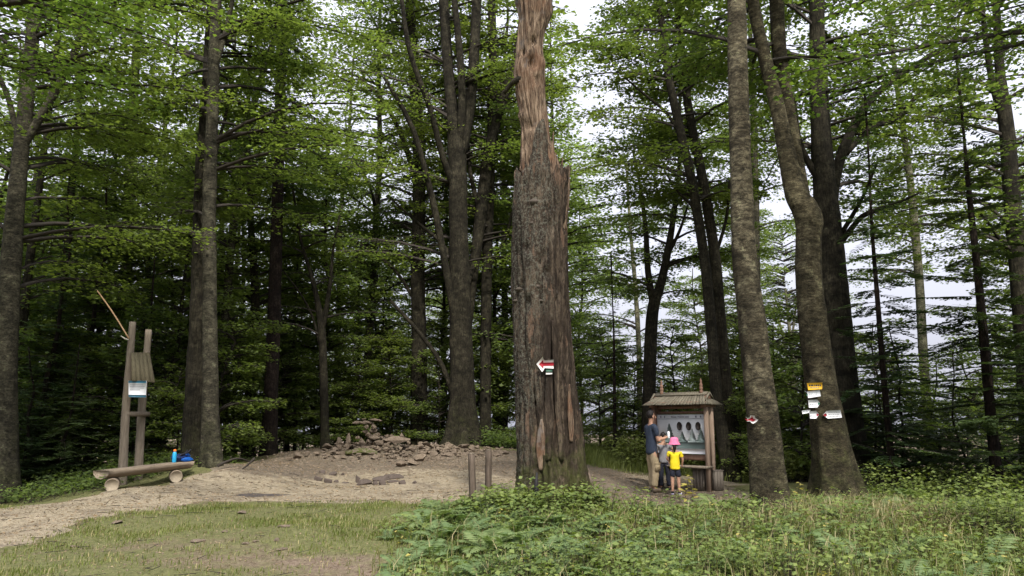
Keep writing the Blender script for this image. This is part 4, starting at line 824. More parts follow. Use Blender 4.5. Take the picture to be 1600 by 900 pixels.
flat('footer', [(200.8,616.8),(228.1,617.2),(228,620.8),(201,620.3)], M['blue'], .004, no, nb_, d_n, .004)
for y_, x1 in ((601, 224), (603.4, 226), (605.8, 225), (608.6, 219)): flat('lettering', [(203, y_), (x1, y_ + .1), (x1, y_ + 1), (203, y_ + .9)], M['ink'], .004, no, nb_, d_n, .004)
# stick stuck behind the left pole
q0, q1 = P(201.5, 529, 16.3), P(176, 488, 16.4); q2 = P(152, 454, 16.5)
stick = empty('walking_stick', tuple(q0), 0, 'pale peeled stick leaning out from the top of the left pole', 'stick')
MB().tube(spline(np.array([q0, q1, q2]) - q0, 10), np.linspace(.018, .013, 10), 7).obj('shaft', plain('peeled_stick', (.38, .24, .13), .7), stick, True)
MB().tube(np.array([P(201, 531, 16.28), P(195, 529, 16.25), P(189, 525, 16.25)]) - q0, .014, 6).obj('tip', plain('pale_tip', (.55, .50, .42), .6), stick, True)
# ------------------------------------------------------------------ two squared posts before the trail
for (xb, yb, xt, yt, w_, d_, lab) in ((739.5, 803, 736.5, 709, 10, 11.6, 'weathered square post with flat top, the left one of two before the trail'), (762.5, 795, 763.5, 704, 9.5, 12.1, 'darker square post, the right one of two before the trail')):
    p0 = P(xb, yb, d_); p1 = P(xt, yt, d_); p0[2] = H1(p0[0], p0[1]); o = empty('wooden_post', p0, 0, lab, 'post', 'wooden posts before the trail')
    ax_ = p1 - p0; hw = w_ / 2 * d_ / F; mb = MB(); V_ = []; yaw = .5
    for k in range(7):
        c = ax_ * (k / 6) + (np.array([0, 0, -.15]) if k == 0 else 0); s_ = hw * (1.05 - .05 * k / 6) * (1 + .02 * math.sin(k * 2))
        for a_ in (0.785, 2.356, 3.927, 5.498): V_.append((c[0] + math.cos(a_ + yaw) * s_ * 1.1, c[1] + math.sin(a_ + yaw) * s_ * 1.1, c[2]))
    mb.add(V_, [np.array([[i * 4 + j, i * 4 + (j + 1) % 4, i * 4 + 4 + (j + 1) % 4, i * 4 + 4 + j] for i in range(6) for j in range(4)]), np.array([[3,2,1,0]]), np.array([[24,25,26,27]])])
    mb.obj('shaft', M['wood_post'], o); MB().box(tuple(ax_ + np.array([0, 0, .006])), (hw * 1.35, hw * 1.35, .016)).obj('top_cap', M['wood_grey'], o)
# charred stake and leaning slabs at the dead trunk
p0 = P(838, 800, 11.3); o = empty('charred_stake', (p0[0], p0[1], H1(p0[0], p0[1])), 0, 'short blackened stake standing against the foot of the dead trunk', 'stake')
V_, fs = tube([(0,0,-.1),(.01,0,.2),(.0,.02,.42),(.012,.03,.58)], [.034,.036,.03,.012], 7); me = mesh_of('shaft', V_, fs); me.materials.append(plain('charred_wood', (.012, .011, .013), .7)); link('shaft', me, o)
p0 = P(936, 785, 11.9); o = empty('split_plank', (p0[0], p0[1], H1(p0[0], p0[1])), 0, 'split dark slab of wood leaning on the right side of the dead trunk', 'plank')
for k, (px, sx) in enumerate(((936, 917), (931, 913))):
    e = P(sx, 731 + 6 * k, 11.95) - np.array(o.location); s_ = P(px, 790, 11.85 - .05 * k) - np.array(o.location); s_[2] = -.05
    V_, fs = tube([s_, (s_ + e) / 2, e], [.05, .045, .022], 6); me = mesh_of('splinter', V_, fs); me.materials.append(M['wood_post']); link('splinter', me, o)
# ------------------------------------------------------------------ information board
BA = R(45); bc = P(1070, 768, 17.55); bo = np.array([bc[0], bc[1], H1(bc[0], bc[1])])
U = np.array([math.cos(BA), -math.sin(BA), 0]); 
ib = empty('information_board', bo, -BA, 'roofed wooden information board with shingles, finials and a printed panel beside the family', 'information board')
# local: x along the board, -y faces the readers
zb = .0; HE, HR = 1.87, 2.08
for sx in (-1, 1):
    for yo in (-.10, .10):
        MB().box((sx * .68, yo, .94 - .1), (.085, .075, 2.1)).obj('post', M['wood_pale'] if sx > 0 else M['wood_red'], ib)
    MB().box((sx * .68, 0, 1.86), (.11, .42, .09)).obj('bracket', M['wood_red'], ib)
for z_, h_ in ((1.82, .07), (1.70, .055), (.72, .12), (.84, .05)): MB().box((0, 0, z_), (1.28, .06, h_)).obj('rail', M['wood_red'], ib)
for yo in (-.26, .26): MB().box((0, yo, 1.90), (1.55, .05, .06)).obj('eave_beam', M['wood_red'], ib)
# roof: shingles front and back, hip boards at both ends
RL, RW = .83, .36; RT = .62
def slab(name, a, b, c, d, mat, th=.018):
    q = np.array([a, b, c, d]); nrm = np.cross(q[1] - q[0], q[3] - q[0]); nrm /= np.linalg.norm(nrm); MB().add(np.vstack([q, q - nrm * th]), [np.array([[0,1,2,3],[7,6,5,4],[0,4,5,1],[1,5,6,2],[2,6,7,3],[3,7,4,0]])]).obj(name, mat, ib)
rgm = random.Random(4)
NSH = 20
for sy in (-1, 1):
    for k in range(NSH):
        u0, u1 = k / NSH, (k + 1) / NSH - .004; e0, e1 = -RL + 2 * RL * u0, -RL + 2 * RL * u1; t0, t1 = -RT + 2 * RT * u0, -RT + 2 * RT * u1; dz = rgm.uniform(0, .012); dl = rgm.uniform(-.01, .015)
        pts_ = [(e0, sy * (RW + dl), HE + dz), (e1, sy * (RW + dl), HE + dz), (t1, sy * .03, HR + dz), (t0, sy * .03, HR + dz)]
        if sy > 0: pts_ = pts_[::-1]
        slab('shingle', *pts_, M['wood_roof'])
for sx in (-1, 1):
    for k in range(6):
        v0, v1 = -RW + 2 * RW * k / 6 + .003, -RW + 2 * RW * (k + 1) / 6 - .003; m0, m1 = v0 * .35, v1 * .35; dz = rgm.uniform(0, .01)
        pts_ = [(sx * RL, v0, HE + dz), (sx * RL, v1, HE + dz), (sx * (RT + .10), m1, HR - .09 + dz), (sx * (RT + .10), m0, HR - .09 + dz)]
        if sx < 0: pts_ = pts_[::-1]
        slab('shingle', *pts_, M['wood_roof'])
    mb = MB(); mb.add([(sx * (RT + .08), -.15, HR - .10), (sx * (RT + .08), .15, HR - .10), (sx * (RT + .08), 0, HR + .04), (sx * (RT - .02), -.15, HR - .10), (sx * (RT - .02), .15, HR - .10), (sx * (RT - .02), 0, HR + .04)], [np.array([[0,1,2]]), np.array([[5,4,3]]), np.array([[0,3,4,1],[1,4,5,2],[2,5,3,0]])]); mb.obj('gable', M['wood_red'], ib)
    for sy in (-1, 1): slab('barge_board', (sx * (RT + .115), sy * .17, HR - .11), (sx * (RT + .115), sy * .0, HR + .052), (sx * (RT + .07), sy * .0, HR + .052), (sx * (RT + .07), sy * .17, HR - .11), M['wood_roof'] , .02)
    fb = (sx * (RT - .10), 0, HR + .0)
    mb = lathe(MB(), [(.038, 0), (.040, .10), (.030, .115), (.042, .135), (.042, .17), (.028, .19), (.040, .21), (.036, .245), (.018, .27), (.026, .30), (.006, .37)], 10, 0, fb); mb.obj('finial', M['wood_red'], ib)
for sy in (-1, 1): slab('ridge_board', (-RT - .06, sy * .075, HR + .012), (RT + .06, sy * .075, HR + .012), (RT + .06, 0, HR + .062), (-RT - .06, 0, HR + .062), M['wood_roof'], .02)
# panel
px0, px1, pz0, pz1 = -.625, .625, .80, 1.655
MB().box((0, -.055, (pz0 + pz1) / 2), (px1 - px0, .02, pz1 - pz0)).obj('panel', M['panel'], ib)
pan = ib
def pr_poly(name, pts_, mat, yo): 
    n = len(pts_); V_ = [(a_, yo, b_) for a_, b_ in pts_] + [(a_, yo + .003, b_) for a_, b_ in pts_]; o = MB().add(V_, [np.arange(n)[None, :], np.arange(n, 2 * n)[::-1][None, :]] + [np.array([[i, (i + 1) % n, (i + 1) % n + n, i + n]]) for i in range(n)]).obj(name, mat, ib); return o
pr_poly('printed_sheet', [(px0, .91), (px1, .91), (px1, 1.10), (px0, 1.07)], M['pine_print'], -.0695)
def pine(x, z0, h, w_, mat, yo):
    L_ = []; Rr = []
    for k in range(6):
        f = k / 6; L_ += [(x - w_ * (1 - f) * .5, z0 + h * (.15 + .85 * f)), (x - w_ * (1 - f) * .28, z0 + h * (.15 + .85 * (f + .10)))]
    Rr = [(2 * x - a_, b_) for a_, b_ in L_][::-1]
    pr_poly('printed_pine', [(x - w_ * .5, z0)] + L_ + [(x, z0 + h)] + Rr + [(x + w_ * .5, z0)], mat, yo)
pine(-.30, 1.05, .42, .30, M['pine_print'], -.074); pine(-.50, 1.05, .22, .18, M['pine_print2'], -.0735); pine(.04, 1.05, .24, .22, M['pine_print'], -.078); pine(.30, 1.05, .30, .24, M['pine_print2'], -.0825); pine(.52, 1.05, .32, .24, M['pine_print'], -.087)
pine(-.12, 1.0, .16, .14, M['pine_print2'], -.0905)
for x in (-.02, .22, .46): pr_poly('printed_oval', [(x + .068 * math.cos(k * .3927), 1.40 + .095 * math.sin(k * .3927)) for k in range(16)], M['oval'], -.094); pr_poly('printed_ring', [(x + .042 * math.cos(k * .3927), 1.40 + .07 * math.sin(k * .3927)) for k in range(16)], plain('oval_wood_print', (.045, .034, .028), .5, 50, .6), -.098)
pr_poly('header_line', [(px0 + .03, 1.555), (px1 - .03, 1.555), (px1 - .03, 1.567), (px0 + .03, 1.567)], M['ink'], -.070)
for x0_, x1_ in ((-.25, -.1), (-.08, .1), (.12, .22)): pr_poly('lettering', [(x0_, 1.59), (x1_, 1.59), (x1_, 1.615), (x0_, 1.615)], M['ink'], -.070)
for x in (-.52, -.42, .40, .52): pr_poly('emblem', [(x + .022 * math.cos(k * 1.047), 1.605 + .028 * math.sin(k * 1.047)) for k in range(6)], M['ink'], -.070)
for r_ in range(3):
    for x in (-.02, .22, .46): pr_poly('lettering', [(x - .06, 1.27 - r_ * .022), (x + .06, 1.27 - r_ * .022), (x + .06, 1.28 - r_ * .022), (x - .06, 1.28 - r_ * .022)], M['ink'], -.098)
pr_poly('footer', [(px0, .80), (px1, .80), (px1, .905), (px0, .905)], M['white'], -.070)
MB().box((0, -.16, .53), (1.50, .30, .045)).obj('shelf', M['wood_grey'], ib)
# slatted box below the shelf, second one beyond the right posts
for (bx, by, lab) in ((.42, -.02, 'slatted grey box tucked under the shelf of the board'), (.77, .10, 'slatted grey box standing just outside the right posts')):
    c, s_ = math.cos(-BA), math.sin(-BA); wx, wy = bo[0] + bx * c - by * s_, bo[1] + bx * s_ + by * c
    bxo = empty('wooden_box', (wx, wy, H1(wx, wy)), -BA, lab, 'box', 'slatted boxes at the board')
    if bx > .6: bxo.rotation_euler = (0, 0, .12); bxo.scale = (.8, .7, .92)
    for sy in (-1, 1):
        for k in range(3): MB().box((-.075 + .075 * k, sy * .11, .25), (.07, .02, .44)).obj('plank', M['wood_box'], bxo)
    for sx in (-1, 1):
        for k in range(2): MB().box((sx * .122, -.05 + .10 * k, .25), (.02, .09, .44)).obj('plank', M['wood_box'], bxo)
    MB().box((0, 0, .482), (.28, .27, .02)).obj('lid', M['wood_box'], bxo)
# ------------------------------------------------------------------ people
M['skin'] = plain('skin', (.42, .24, .16), .6, 20, .05, .02); M['hair'] = plain('dark_hair', (.014, .010, .009), .6, 60, .3, .3)
M['tee_navy'] = plain('navy_tshirt', (.035, .048, .075), .85, 14, .25, .3); M['khaki'] = plain('khaki_cotton', (.34, .27, .165), .85, 12, .2, .4)
M['tee_grey'] = plain('grey_tshirt', (.23, .225, .235), .85, 14, .15, .25); M['trouser'] = plain('dark_trousers', (.018, .020, .032), .85, 14, .3, .25)
M['tee_yellow'] = plain('yellow_tshirt', (.78, .62, .02), .8, 14, .08, .2); M['pink'] = plain('pink_cotton', (.72, .19, .34), .85, 14, .1, .2)
M['shoe'] = plain('lilac_shoe', (.62, .56, .74), .6, 20, .1); M['sock'] = plain('black_sock', (.015, .015, .018), .8); M['boot'] = plain('brown_shoe', (.10, .075, .05), .7)
M['eye'] = plain('eye', (.02, .015, .012), .3); M['lip'] = plain('lip', (.36, .13, .11), .5)
def skin(name, verts, edges, radii, root, mat, parent, sub=1, flat=0):
    me = bpy.data.meshes.new(name); me.from_pydata([tuple(v_) for v_ in verts], edges, []); o = bpy.data.objects.new(name, me); COL.objects.link(o)
    md = o.modifiers.new('s', 'SKIN'); md.use_smooth_shade = True; md.branch_smoothing = .4
    for i, r_ in enumerate(radii):
        sv = me.skin_vertices[0].data[i]; sv.radius = r_ if isinstance(r_, tuple) else (r_, r_); sv.use_root = (i == root)
    sd_ = o.modifiers.new('d', 'SUBSURF'); sd_.levels = sub; sd_.render_levels = sub
    dg = bpy.context.evaluated_depsgraph_get(); nm = bpy.data.meshes.new_from_object(o.evaluated_get(dg)); bpy.data.objects.remove(o); bpy.data.meshes.remove(me)
    if flat:
        for q in nm.vertices:
            if abs(q.co.y) < .11 * flat and .42 * flat < q.co.z < .84 * flat: q.co.y *= .74
    if name in ('shirt', 'trousers', 'shorts'):
        for q in nm.vertices: q.co += q.normal * (.010 * mnoise.noise(Vector((q.co.x * 14, q.co.y * 14, q.co.z * 22))) + .006 * mnoise.noise(q.co * 40))
    nm.materials.clear(); nm.materials.append(mat); nm.name = name; nm.polygons.foreach_set('use_smooth', np.ones(len(nm.polygons), bool)); o = link(name, nm, parent); return o
def ellip(c, r, n=10): 
    V_ = [(c[0] + r[0] * math.sin(math.pi * (i + .02) / (n - .96 + 1)) * math.cos(6.2832 * k / n), c[1] + r[1] * math.sin(math.pi * (i + .02) / (n - .96 + 1)) * math.sin(6.2832 * k / n), c[2] + r[2] * math.cos(math.pi * i / (n))) for i in range(n + 1) for k in range(n)]
    ii = np.arange(n)[:, None] * n; jj = np.arange(n)[None, :]; return V_, [np.stack([ii + jj, ii + (jj + 1) % n, ii + n + (jj + 1) % n, ii + n + jj], -1).reshape(-1, 4)]
def person(loc, rz, h, label, arms, legs, mats, child=False, long_legs=True, shirt_slim=1.0, head_turn=0.0, hat=False, ponytail=False, head_tilt=0.0):
    """local: +y forward, x to the person's right. arms/legs: joint lists in units of height"""
    t = empty('person', loc, rz, label, 'person'); hs_ = 1.0
    k = h; hd = .135 if not child else .165
    neck = .83 if not child else .80; top = 1.0
    sh = .115 if not child else .10; hip = .055
    Vs, Es, Rs = [], [], []
    def v(p, r): Vs.append(np.array(p) * k); Rs.append(r * k if not isinstance(r, tuple) else (r[0] * k, r[0] * k)); return len(Vs) - 1
    pel = v((0, 0, .52), (.066, .058)); wst = v((0, 0, .61), (.060, .050)); ch = v((0, .0, .72), (.072, .058)); nb0 = v((0, -.005, neck - .03), (.045, .04)); nk = v((0, .002, neck + .015), .030)
    hy = .012; h0_ = v((0, hy, neck + .055), (.036, .042)); h1_ = v((0, hy, 1 - hd * .42), (.048, .056)); h2_ = v((0, hy - .006, 1 - .045), (.042, .048))
    Es += [(pel, wst), (wst, ch), (ch, nb0), (nb0, nk), (nk, h0_), (h0_, h1_), (h1_, h2_)]
    hands = []
    for (s_, el, wr) in arms:
        a_ = v((s_ * sh, 0, neck - .035), .033); b_ = v(el, .024); mi = v((np.array(el) + np.array(wr)) / 2, .021); c_ = v(wr, .0145)
        dirh = np.array(wr) - np.array(el); dirh = dirh / np.linalg.norm(dirh); pm_ = v(np.array(wr) + dirh * .028, (.020, .012)); Es += [(nb0, a_), (a_, b_), (b_, mi), (mi, c_), (c_, pm_)]; hands.append((np.array(wr), dirh, s_))
    feet = []
    for (s_, kn, an, toe) in legs:
        a_ = v((s_ * hip, 0, .485), .052); b_ = v(kn, .036); cf = v(np.array(kn) * .7 + np.array(an) * .3 + np.array([0, -.008, 0]), .034); c_ = v(an, .020); f_ = v(toe, (.021, .015)); Es += [(pel, a_), (a_, b_), (b_, cf), (cf, c_), (c_, f_)]; feet.append((an, toe))
    body = skin('body', Vs, Es, Rs, 0, M['skin'], t, flat=k)
    # face and fingers joined into the body mesh
    bm = bmesh.new(); bm.from_mesh(body.data); body.data.materials.append(M['eye']); body.data.materials.append(M['lip'])
    def addm(V_, fs, mi_):
        vs = [bm.verts.new(tuple(q)) for q in V_]
        for f in fs:
            for a_ in f:
                try: fc = bm.faces.new([vs[i] for i in dict.fromkeys(a_)]); fc.material_index = mi_; fc.smooth = True
                except Exception: pass
    fc_y = (hy + .050) * k; ez = (1 - hd * .5) * k
    V_, fs = tube([(0, fc_y, ez + .005 * k), (0, fc_y + .010 * k, ez - .014 * k), (0, fc_y + .016 * k, ez - .024 * k), (0, fc_y + .002 * k, ez - .029 * k)], [.004 * k, .006 * k, .008 * k, .005 * k], 6); addm(V_, fs, 0)
    for s_ in (-1, 1):
        V_, fs = ellip((s_ * .019 * k, fc_y + .0 * k, ez), (.007 * k, .004 * k, .004 * k), 6); addm(V_, fs, 1)
        V_, fs = ellip((s_ * .049 * k, hy * k, ez - .012 * k), (.006 * k, .012 * k, .018 * k), 6); addm(V_, fs, 0)
    V_, fs = ellip((0, fc_y + .001 * k, ez - .042 * k), (.014 * k, .004 * k, .004 * k), 6); addm(V_, fs, 2)
    for wr, dh, s_ in hands:
        side = np.cross(dh, [0, 0, 1.]); side = side / (np.linalg.norm(side) + 1e-6)
        if abs(dh[2]) > .9: side = np.array([0, 1., 0])
        cu = np.cross(side, dh) * .35
        for fi in range(4):
            o_ = side * (-.012 + .008 * fi); L_ = (.034, .040, .037, .029)[fi]; p0_ = (wr + dh * .036 + o_); V_, fs = tube(np.array([p0_, p0_ + dh * L_ * .5 + cu * L_ * .2, p0_ + dh * L_ * .85 + cu * L_ * .8]) * k, np.array([.0052, .0048, .0036]) * k, 5); addm(V_, fs, 0)
        p0_ = wr + dh * .012 - side * .014; V_, fs = tube(np.array([p0_, p0_ - side * .012 + dh * .016, p0_ - side * .014 + dh * .032]) * k, np.array([.006, .0052, .004]) * k, 5); addm(V_, fs, 0)
    bm.to_mesh(body.data); bm.free()
    # shirt
    Vs, Es, Rs = [], [], []
    g = .010
    a = v((0, 0, .44), (.100 * shirt_slim, .072)); a1 = v((0, 0, .50), (.096 * shirt_slim, .07)); b = v((0, 0, .60), (.090 * shirt_slim, .064)); c = v((0, 0, .71), (.096, .070)); Es += [(a, a1), (a1, b)]; d_ = v((0, -.005, neck - .035), (.062, .050)); Es += [(b, c), (c, d_)]
    for (s_, el, wr) in arms:
        q = v((s_ * (sh + .006), 0, neck - .04), .046); e_ = v(np.array((s_ * sh, 0, neck - .035)) * .28 + np.array(el) * .72, .040); Es += [(d_, q), (q, e_)]
    skin('shirt', Vs, Es, Rs, 0, mats['shirt'], t, sub=2, flat=k)
    # trousers or shorts
    Vs, Es, Rs = [], [], []
    a = v((0, 0, .575), (.074, .056)); b = v((0, 0, .485), (.082, .064)); Es += [(a, b)]
    for (s_, kn, an, toe) in legs:
        kn = np.array(kn); an = np.array(an); q = v((s_ * .05, 0, .44), .058); 
        if long_legs: m_ = v(kn, .050); m2_ = v(kn * .5 + an * .5 + np.array([0, -.004, 0]), .048); e_ = v(an + np.array([0, 0, .012]), .044); Es += [(b, q), (q, m_), (m_, m2_), (m2_, e_)]
        else: e_ = v(np.array((s_ * .05, 0, .44)) * .25 + kn * .75, .056); Es += [(b, q), (q, e_)]
    skin('trousers' if long_legs else 'shorts', Vs, Es, Rs, 0, mats['legs'], t, sub=2, flat=k)
    if long_legs and mats.get('pockets'):
        for (s_, kn, an, toe) in legs:
            p_ = np.array(kn) * k + np.array([s_ * .048 * k, 0, .03 * k]); MB().box(tuple(p_), (.022 * k, .065 * k, .09 * k)).obj('cargo_pocket', mats['legs'], t); MB().box(tuple(p_ + np.array([0, 0, .048 * k])), (.028 * k, .070 * k, .018 * k)).obj('cargo_pocket', mats['legs'], t)
    for an, toe in feet:
        Vs, Es, Rs = [], [], []; an = np.array(an); toe = np.array(toe); dq = toe - an; dq[2] = 0
        a = v(np.array([an[0], an[1], .018]) - dq * .35, (.030, .020)); b = v(np.array([an[0], an[1], .022]) + dq * .5, (.032, .021)); c = v(np.array([an[0], an[1], .020]) + dq * 1.25, (.026, .014)); Es += [(a, b), (b, c)]
        skin('shoe', Vs, Es, Rs, 0, mats['shoe'], t)
        if not long_legs: MB().tube([np.array([an[0], an[1], .03]) * k, np.array([an[0], an[1], .062]) * k], .026 * k, 10).obj('sock', M['sock'], t, True)
    # hair
    hc = np.array([0, hy - .008, 1 - hd * .40]) * k
    bm = bmesh.new(); bmesh.ops.create_icosphere(bm, subdivisions=3, radius=1)
    for q in bm.verts: q.co = Vector((q.co.x * .051 * k * (1 + .05 * mnoise.noise(q.co * 4)) + hc[0], q.co.y * .059 * k * (1 + .06 * mnoise.noise(q.co * 5)) + hc[1], q.co.z * .062 * k + hc[2]))
    cut = [q for q in bm.verts if (q.co.y > hc[1] + .022 * k and q.co.z < hc[2] + .030 * k) or q.co.z < hc[2] - .045 * k]
    bmesh.ops.delete(bm, geom=cut, context='VERTS'); me = bpy.data.meshes.new('hair'); bm.to_mesh(me); bm.free(); me.materials.append(M['hair']); me.polygons.foreach_set('use_smooth', np.ones(len(me.polygons), bool)); link('hair', me, t)
    if ponytail:
        q = spline(np.array([(0, -.05, .92), (0, -.075, .885), (.002, -.078, .83), (0, -.070, .77)]) * k, 9); MB().tube(q, np.array([.016, .022, .026, .027, .027, .025, .022, .016, .006]) * k, 9).obj('ponytail', M['hair'], t, True)
    if hat:
        ht = lathe(MB(), [(.02 * k, .120 * k), (.058 * k, .112 * k), (.076 * k, .085 * k), (.082 * k, .035 * k), (.112 * k, -.012 * k), (.118 * k, -.020 * k), (.110 * k, -.022 * k), (.078 * k, .02 * k)], 22, 0, (0, hy * k, (1 - hd * .42) * k)); ht.obj('sun_hat', M['pink'], t, True)
    return t
pm = G(1020, 771); pm[2] += .035; RM = R(-72)      # the man faces right, slightly away
man = person(tuple(pm), RM, 1.76, 'man in navy t-shirt and khaki cargo trousers holding a bottle, side on to the board',
    [(1, (.125, .035, .62), (.085, .165, .665)), (-1, (-.125, .03, .62), (-.05, .16, .66))],
    [(1, (.06, .02, .27), (.065, -.01, .045), (.07, .07, .015)), (-1, (-.06, .035, .27), (-.065, .03, .045), (-.07, .11, .015))],
    dict(shirt=M['tee_navy'], legs=M['khaki'], shoe=M['boot'], pockets=True))
c, s_ = math.cos(RM), math.sin(RM); hx, hy_ = .080 * 1.76, .205 * 1.76
hb = empty('drinking_bottle', (pm[0] + hx * c - hy_ * s_, pm[1] + hx * s_ + hy_ * c, pm[2] + .655 * 1.76), 0, 'small white drinking bottle held up in the hand of the man', 'bottle')
lathe(MB(), [(.028, 0), (.030, .01), (.030, .13), (.018, .15)], 12).obj('flask', M['white'], hb, True); lathe(MB(), [(.019, .148), (.019, .172), (.014, .176)], 12).obj('cap', M['black'], hb, True)
pb_ = G(1039, 768); pb_[2] += .035; person((pb_[0], pb_[1], pb_[2]), R(-8), 1.27, 'boy in grey t-shirt and dark trousers standing between the man and the girl',
    [(1, (.15, .02, .69), (.135, .11, .76)), (-1, (-.135, .02, .63), (-.13, .06, .50))],
    [(1, (.065, .0, .27), (.08, .0, .045), (.085, .07, .015)), (-1, (-.06, .0, .27), (-.065, -.01, .045), (-.07, .06, .015))], dict(shirt=M['tee_grey'], legs=M['trouser'], shoe=M['sock']), child=True)
pg_ = G(1056.5, 776); pg_[2] += .035; person(tuple(pg_), R(-12), 1.14, 'little girl in yellow t-shirt, pink sun hat, dark shorts and lilac shoes',
    [(1, (.145, .02, .64), (.13, .07, .53)), (-1, (-.145, .03, .65), (-.10, .11, .60))],
    [(1, (.055, .0, .27), (.065, .0, .045), (.09, .06, .015)), (-1, (-.055, .0, .27), (-.06, -.01, .045), (-.065, .06, .015))],
    dict(shirt=M['tee_yellow'], legs=M['trouser'], shoe=M['shoe']), child=True, long_legs=False, hat=True, ponytail=True, shirt_slim=1.05)
# ------------------------------------------------------------------ stones
def rock_mesh(seed, flat_=1.0, mat='stone', npt=15):
    rg = random.Random(seed); bm = bmesh.new()
    for i in range(npt):
        v_ = Vector((rg.gauss(0, 1), rg.gauss(0, 1), rg.gauss(0, 1))).normalized(); v_ = Vector((v_.x * rg.uniform(.85, 1.05), v_.y * rg.uniform(.75, 1.0), v_.z * rg.uniform(.55, .85) * flat_)); bm.verts.new(v_)
    r_ = bmesh.ops.convex_hull(bm, input=bm.verts); bmesh.ops.delete(bm, geom=list({g for g in list(r_['geom_interior']) + list(r_['geom_unused']) if isinstance(g, bmesh.types.BMVert)}), context='VERTS')
    me = bpy.data.meshes.new('stone'); bm.to_mesh(me); bm.free(); me.materials.append(M[mat]); return me
ROCK = [rock_mesh(s, 1.0 if s % 2 else .6) for s in range(12)]; SLAB = [rock_mesh(40 + s, .35, npt=18) for s in range(5)]
def stone(par, base, p, sz, rg, ms=None, rot=None):
    o = link('stone', (ms or ROCK)[rg.randrange(len(ms or ROCK))], par); o.location = tuple(np.array(p) - base)
    o.scale = sz if isinstance(sz, tuple) else (sz, sz * rg.uniform(.7, 1), sz * rg.uniform(.6, 1)); o.rotation_euler = rot or (rg.uniform(-.3, .3), rg.uniform(-.3, .3), rg.uniform(0, 6.28)); return o
DROCK = [rock_mesh(60 + s, .9, 'dark_stone') for s in range(5)]; DSLAB = [rock_mesh(70 + s, .45, 'dark_stone', 18) for s in range(4)]
rg = random.Random(5)
hb_ = G(640, 705); heap = empty('stone_heap', tuple(hb_), 0, 'long low heap of loose brown stones below the great beech', 'stone heap')
cnt = 0
for k in range(285):
    px = rg.uniform(505, 790); top = 686 + 10 * abs((px - 600) / 190) ** 1.5 if px > 480 else 698
    py = rg.uniform(top + 6, 722 - max(0, (px - 700)) * .12); q = G(px, py + 2); f = max(0, 1 - abs(py - 703) / 20)
    sz = rg.choice([.05, .07, .08, .10, .13])*1.08 * (1.15 if f > .5 else .8); lift = f * rg.uniform(0, .17) * (1 if 545 < px < 700 else .35)
    stone(heap, hb_, (q[0], q[1], q[2] + lift + sz * .25), sz, rg); cnt += 1
for px, py, sz in [(512,697,.22),(530,694,.18),(520,706,.2),(645,722,.26),(628,724,.2),(655,716,.22),(700,697,.22),(728,696,.2),(745,700,.16),(665,704,.2),(690,701,.22),(465,712,.2),(478,709,.13),(452,716,.13),(495,708,.14),(605,690,.22),(585,692,.2),(622,691,.16)]:
    q = G(px, py + 6); stone(heap, hb_, (q[0], q[1], P(px, py, q[1])[2]), (sz, sz * .8, sz * .75), rg)
mb = MB()                                 # packed rubble core under the loose stones
for k in range(2300):
    px = rg.uniform(430, 805); py = rg.uniform(697, 742 if px < 700 else 735); q = G(px, py) if k % 5 == 0 else None
    if q is None: q = last + np.array([rg.uniform(-.7, .7), rg.uniform(-.9, .9), 0]); q[2] = H1(q[0], q[1])
    else: last = q.copy()
    s_ = rg.uniform(.02, .065); me = ROCK[k % 12]; V_ = np.array([v_.co[:] for v_ in me.vertices]) * s_ * np.array([1, .8, .6]) + q + np.array([0, 0, s_ * .3]); mb.add(V_ - hb_, [np.array([tuple(p_.vertices)]) for p_ in me.polygons])
tag(mb.obj('rubble', M['stone'], heap), kind='stuff')
# table-like cairn
cb = G(585, 706); cairn = empty('stone_cairn', tuple(cb), 0, 'stacked stone cairn with slabs laid across its top like a table, on the heap', 'cairn')
def at_px(px, py, d): return P(px, py, d)
dC = cb[1]
for px, py, w_, h_, kind_ in [(578,690,14,8,0),(592,691,16,8,0),(566,692,12,8,0),(600,690,12,7,0),(584,684,20,7,1),(576,679,11,7,0),(588,679,12,7,0),(560,684,10,6,0),(570,674,10,6,0),(583,673,13,6,1),(572,667,8,8,0),(584,667,9,8,0),(577,661,16,5,1),(558,660,14,3.5,1),(571,660,16,4,1),(568,655,8,4,0),(585,656,15,4,1),(592,657,10,3,1),(573,700,24,9,0),(620,687,40,8,1),(604,681,8,5,0),(612,681,7,5,0),(596,683,8,4,0),(628,682,8,6,0),(545,688,8,9,0),(543,697,10,7,0),(545,681,6,5,0),(529,690,8,10,0),(530,698,9,8,0)]:
    sc_ = dC / F; stone(cairn, cb, at_px(px, py, dC + rg.uniform(-.12, .12)), (w_ / 2 * sc_ * 1.15, w_ / 2 * sc_ * .9, h_ / 2 * sc_ * (5.2 if kind_ else 2.5)), rg, SLAB if kind_ else ROCK, (rg.uniform(-.08, .08), rg.uniform(-.08, .08), rg.uniform(-.3, .3)))
q = G(562, 712); o = link('mossy_boulder', rock_mesh(77, .8, 'moss_stone', 24)); o.location = (q[0], q[1], q[2] + .08); o.scale = (.52, .3, .24); o.rotation_euler = (0, 0, .1); tag(o, 'long moss-covered boulder below the stone cairn', 'boulder')
